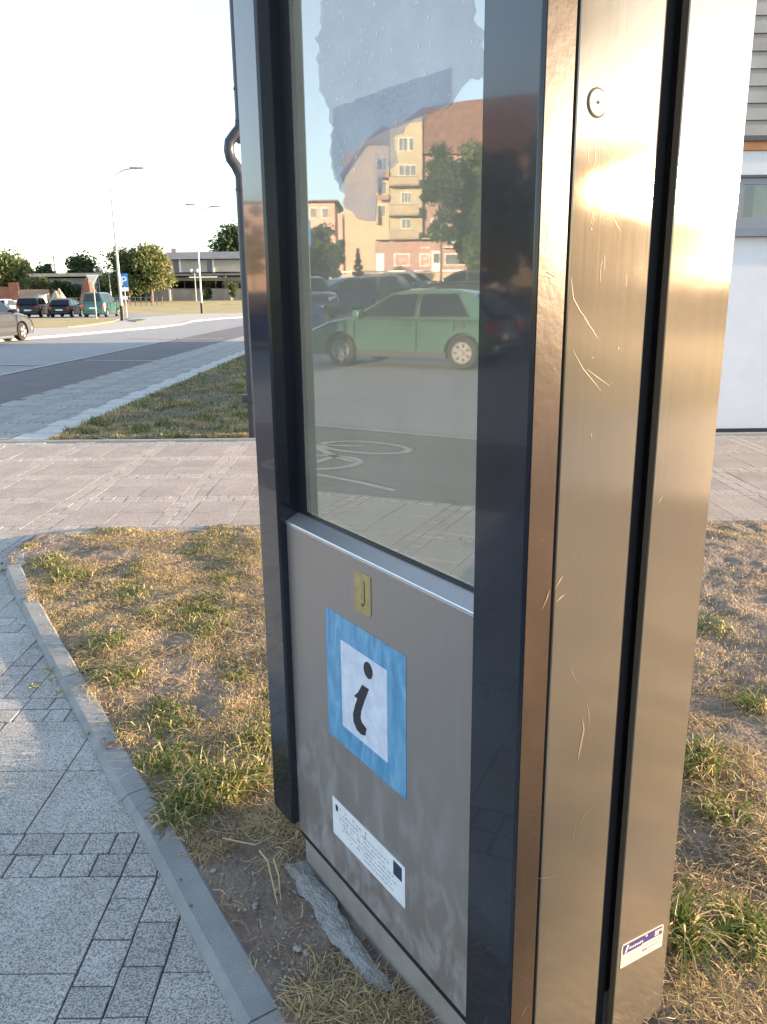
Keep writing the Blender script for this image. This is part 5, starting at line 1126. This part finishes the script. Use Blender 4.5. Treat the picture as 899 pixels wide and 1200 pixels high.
dr = APB(506, 294, 517, 318, 1.06, .08, 'door', M_wf); APB(508, 297, 515, 308, 1.12, .05, 'pane', M_dwinb, dr); sw_ = APB(521, 297, 548, 311, 1.06, .08, 'shop_window', M_wf); APB(522, 298, 547, 310, 1.12, .05, 'pane', M_dwinb, sw_)
sg = APB(524, 281.5, 545, 286, 1.5, .1, 'shop_sign', mat('sign_dark_green', (.03, .06, .05), .5))
for k in range(9): APB(526 + k * 2, 282.8, 527.3 + k * 2, 284.9, 1.53, .02, 'sign_letter', M_wf, sg)
APB(519, 289, 550, 290.2, 1.9, .9, 'awning', M_wf); APB(441, 297, 450, 320, 1.06, .08, 'door', M_wf); APB(492, 290, 504, 291, 1.2, .2, 'lintel', M_wf)
# pink house further left
pk = thing('pink_house', 'pink apartment block with flat roof left of the ochre gable', 'building', (A0.x, A0.y, zA)); pk.rotation_euler = apt.rotation_euler
APB(250, 238, 392, 345, -6, 10, 'wall', M_pinkw, pk); APB(248, 234, 396, 237.8, -5.6, 11, 'roof', M_roof, pk)
for px in (352, 366, 380, 300, 320): w = APB(px - 3, 243, px + 5, 256, -5.9, .06, 'window', M_wf, pk); APB(px - 2.3, 244, px + 4.3, 255, -5.85, .04, 'pane', M_dwinb, w)
APB(352, 229, 356, 234, -5, .3, 'chimney', M_bal, pk); APB(398.0, 250, 401, 345, .5, 1, 'corner_wall', M_pinkw, pk)
# low wall
lo = MR(450, 337, dist=78); LO = Vector((lo.x, lo.y, 0)); lw_ = thing('low_wall', 'long low orange wall in front of the apartment house shops', 'wall', (LO.x, LO.y, 1.9)); lw_.rotation_euler = apt.rotation_euler
APB(385, 318, 660, 345, 0, .3, 'wall', M_yel, lw_, origin=LO, base=1.9); APB(384, 316.5, 661, 317.9, .05, .4, 'coping', M_wf, lw_, origin=LO, base=1.9)
# blue sign near the mirrored trees
p = MR(353, 300, dist=26); bs = thing('blue_sign', 'blue framed road sign mirrored at the left edge of the pane', 'road sign', (p.x, p.y, TZ(p.x, p.y))); h1 = MR(353, 258, dist=26).z - TZ(p.x, p.y); h0 = MR(353, 289, dist=26).z - TZ(p.x, p.y); bs.rotation_euler = (0, 0, math.atan2(-p.x, p.y) + math.pi)
MB().tube([(0, 0, 0), (0, 0, h1)], .03, 8).obj('pole', M_galv, bs); pl = MB().box(-.33, .33, -.05, -.03, h0, h1).obj('sign_plate', MATS['sign_blue'], bs, bev=.01); MB().box(-.2, .2, -.062, -.052, h0 + .12, h1 - .12).obj('sign_field', MATS['sign_white'], pl)
bs.rotation_euler = (0, 0, math.atan2(p.y, p.x) - math.pi / 2)
def MT(px, ytop, half, D, label, cols, seed, **k):
    p = MR(px, 330, dist=D); z = TZ(p.x, p.y); top = MR(px, ytop, dist=D).z; w = (MR(px + half, 330, dist=D) - p).length; return tree(label, p.x, p.y, top - z, w, (top - z) * k.pop('cf', .88), cols, seed, base=z, **k)
MT(375, 252, 22, 58, 'dark leafy tree before the pink block, mirrored in the pane', DK + GR, 51, n=6000, leaf=.16, lumps=26, cf=.95)
MT(397, 262, 9, 64, 'slim dark tree at the edge of the ochre gable', DK, 52, n=2600, leaf=.16, cf=.97)
MT(517, 150, 21, 48, 'tall dark street tree in front of the red brown facade', DK, 53, n=7000, leaf=.14, lumps=26, cf=.78)
MT(549, 124, 21, 52, 'tall green tree covering the right half of the red brown facade', GR, 54, n=13000, leaf=.17, cf=.95, lumps=46)
MT(556, 262, 16, 40, 'bushy green tree covering the right end of the shops', GR, 61, n=5000, leaf=.12, cf=.97)
MT(585, 150, 26, 50, 'dense dark tree mirrored in the upper part of the wide frame post', DK, 62, n=11000, leaf=.2, cf=.97, lumps=40)
MT(628, 138, 28, 54, 'dense dark tree furthest right in the mirrored row', DK, 63, n=11000, leaf=.2, cf=.97, lumps=40)
MT(592, 225, 22, 40, 'dark tree mirrored in the wide front frame post', DK, 55, n=5000, leaf=.14, cf=.95)
cf_ = MT(420, 291, 5, 74, 'small conifer in front of the ochre gable wall', DK, 56, n=20, leaf=.14, name='conifer', cf=.97, lumps=8)
for c in kids(cf_):
    if c.name.startswith('crown'):
        n_ = 1500; zz = rng.random(n_) ** 1.6; aa = rng.uniform(0, 6.28, n_); rr2 = (1 - zz) * (.55 + .45 * (np.sin(zz * 40) > 0)) * .75; ps = np.stack([rr2 * np.cos(aa), rr2 * np.sin(aa), zz * 3.2 - 1.5], 1); uu = rng.normal(size=(n_, 3)) * .07; vv_ = rng.normal(size=(n_, 3)) * .05
        c.data = np_mesh('crown', np.stack([ps - uu, ps + vv_, ps + uu, ps - vv_], 1).reshape(-1, 3), np.arange(n_ * 4).reshape(n_, 4), np.full((n_ * 4, 3), .05), LEAF)
MT(268, 205, 26, 55, 'broad orange lit tree mirrored in the left frame post', AU + GR, 57, n=6000, leaf=.16, cf=.95, lumps=24); MT(300, 212, 14, 50, 'tall russet tree beside the pink block', AU, 58, n=4000, leaf=.15, cf=.95)

# ------------------------------------------------------------------ the east side (mirrored in the steel side panels)
ge = 'trees along the eastern lawn'
for i, (x, y, h, r_, lb) in enumerate(((33, -3.2, 6.9, 2.7, 'rounded dark tree nearest the low sun on the east side'), (33, -6.0, 7.3, 2.6, 'tallest of the dark trees in the eastern row'), (32, -9.0, 6.9, 2.6, 'dark tree third from the sun in the eastern row'), (32, -12.2, 6.9, 2.6, 'spreading dark tree fourth from the sun in the eastern row'), (33, -15.5, 7.4, 2.7, 'broad dark tree at the far end of the eastern row'))):
    tree(lb, x, y, h, r_, h * .9, DK + AU[:1], 70 + i, n=9000, leaf=.21, lumps=34, group=ge)
tree('large overhanging tree with low boughs above the eastern lawn', 13.0, -3.6, 9.6, 3.0, 5.4, AU + GR, 80, n=7000, leaf=.10, lumps=22, tr=.2)
hd = thing('hedge', 'long clipped hedge running along the eastern edge of the lawn', 'hedge', (46, 0, 0))
me, _ = crown_mesh(1.3, 2.2, 5000, .14, 30, DK, 90); me.transform(Matrix.Diagonal((1, 22, 1, 1))); o = link('foliage', me, hd); o.location = (0, 4, 1.1)
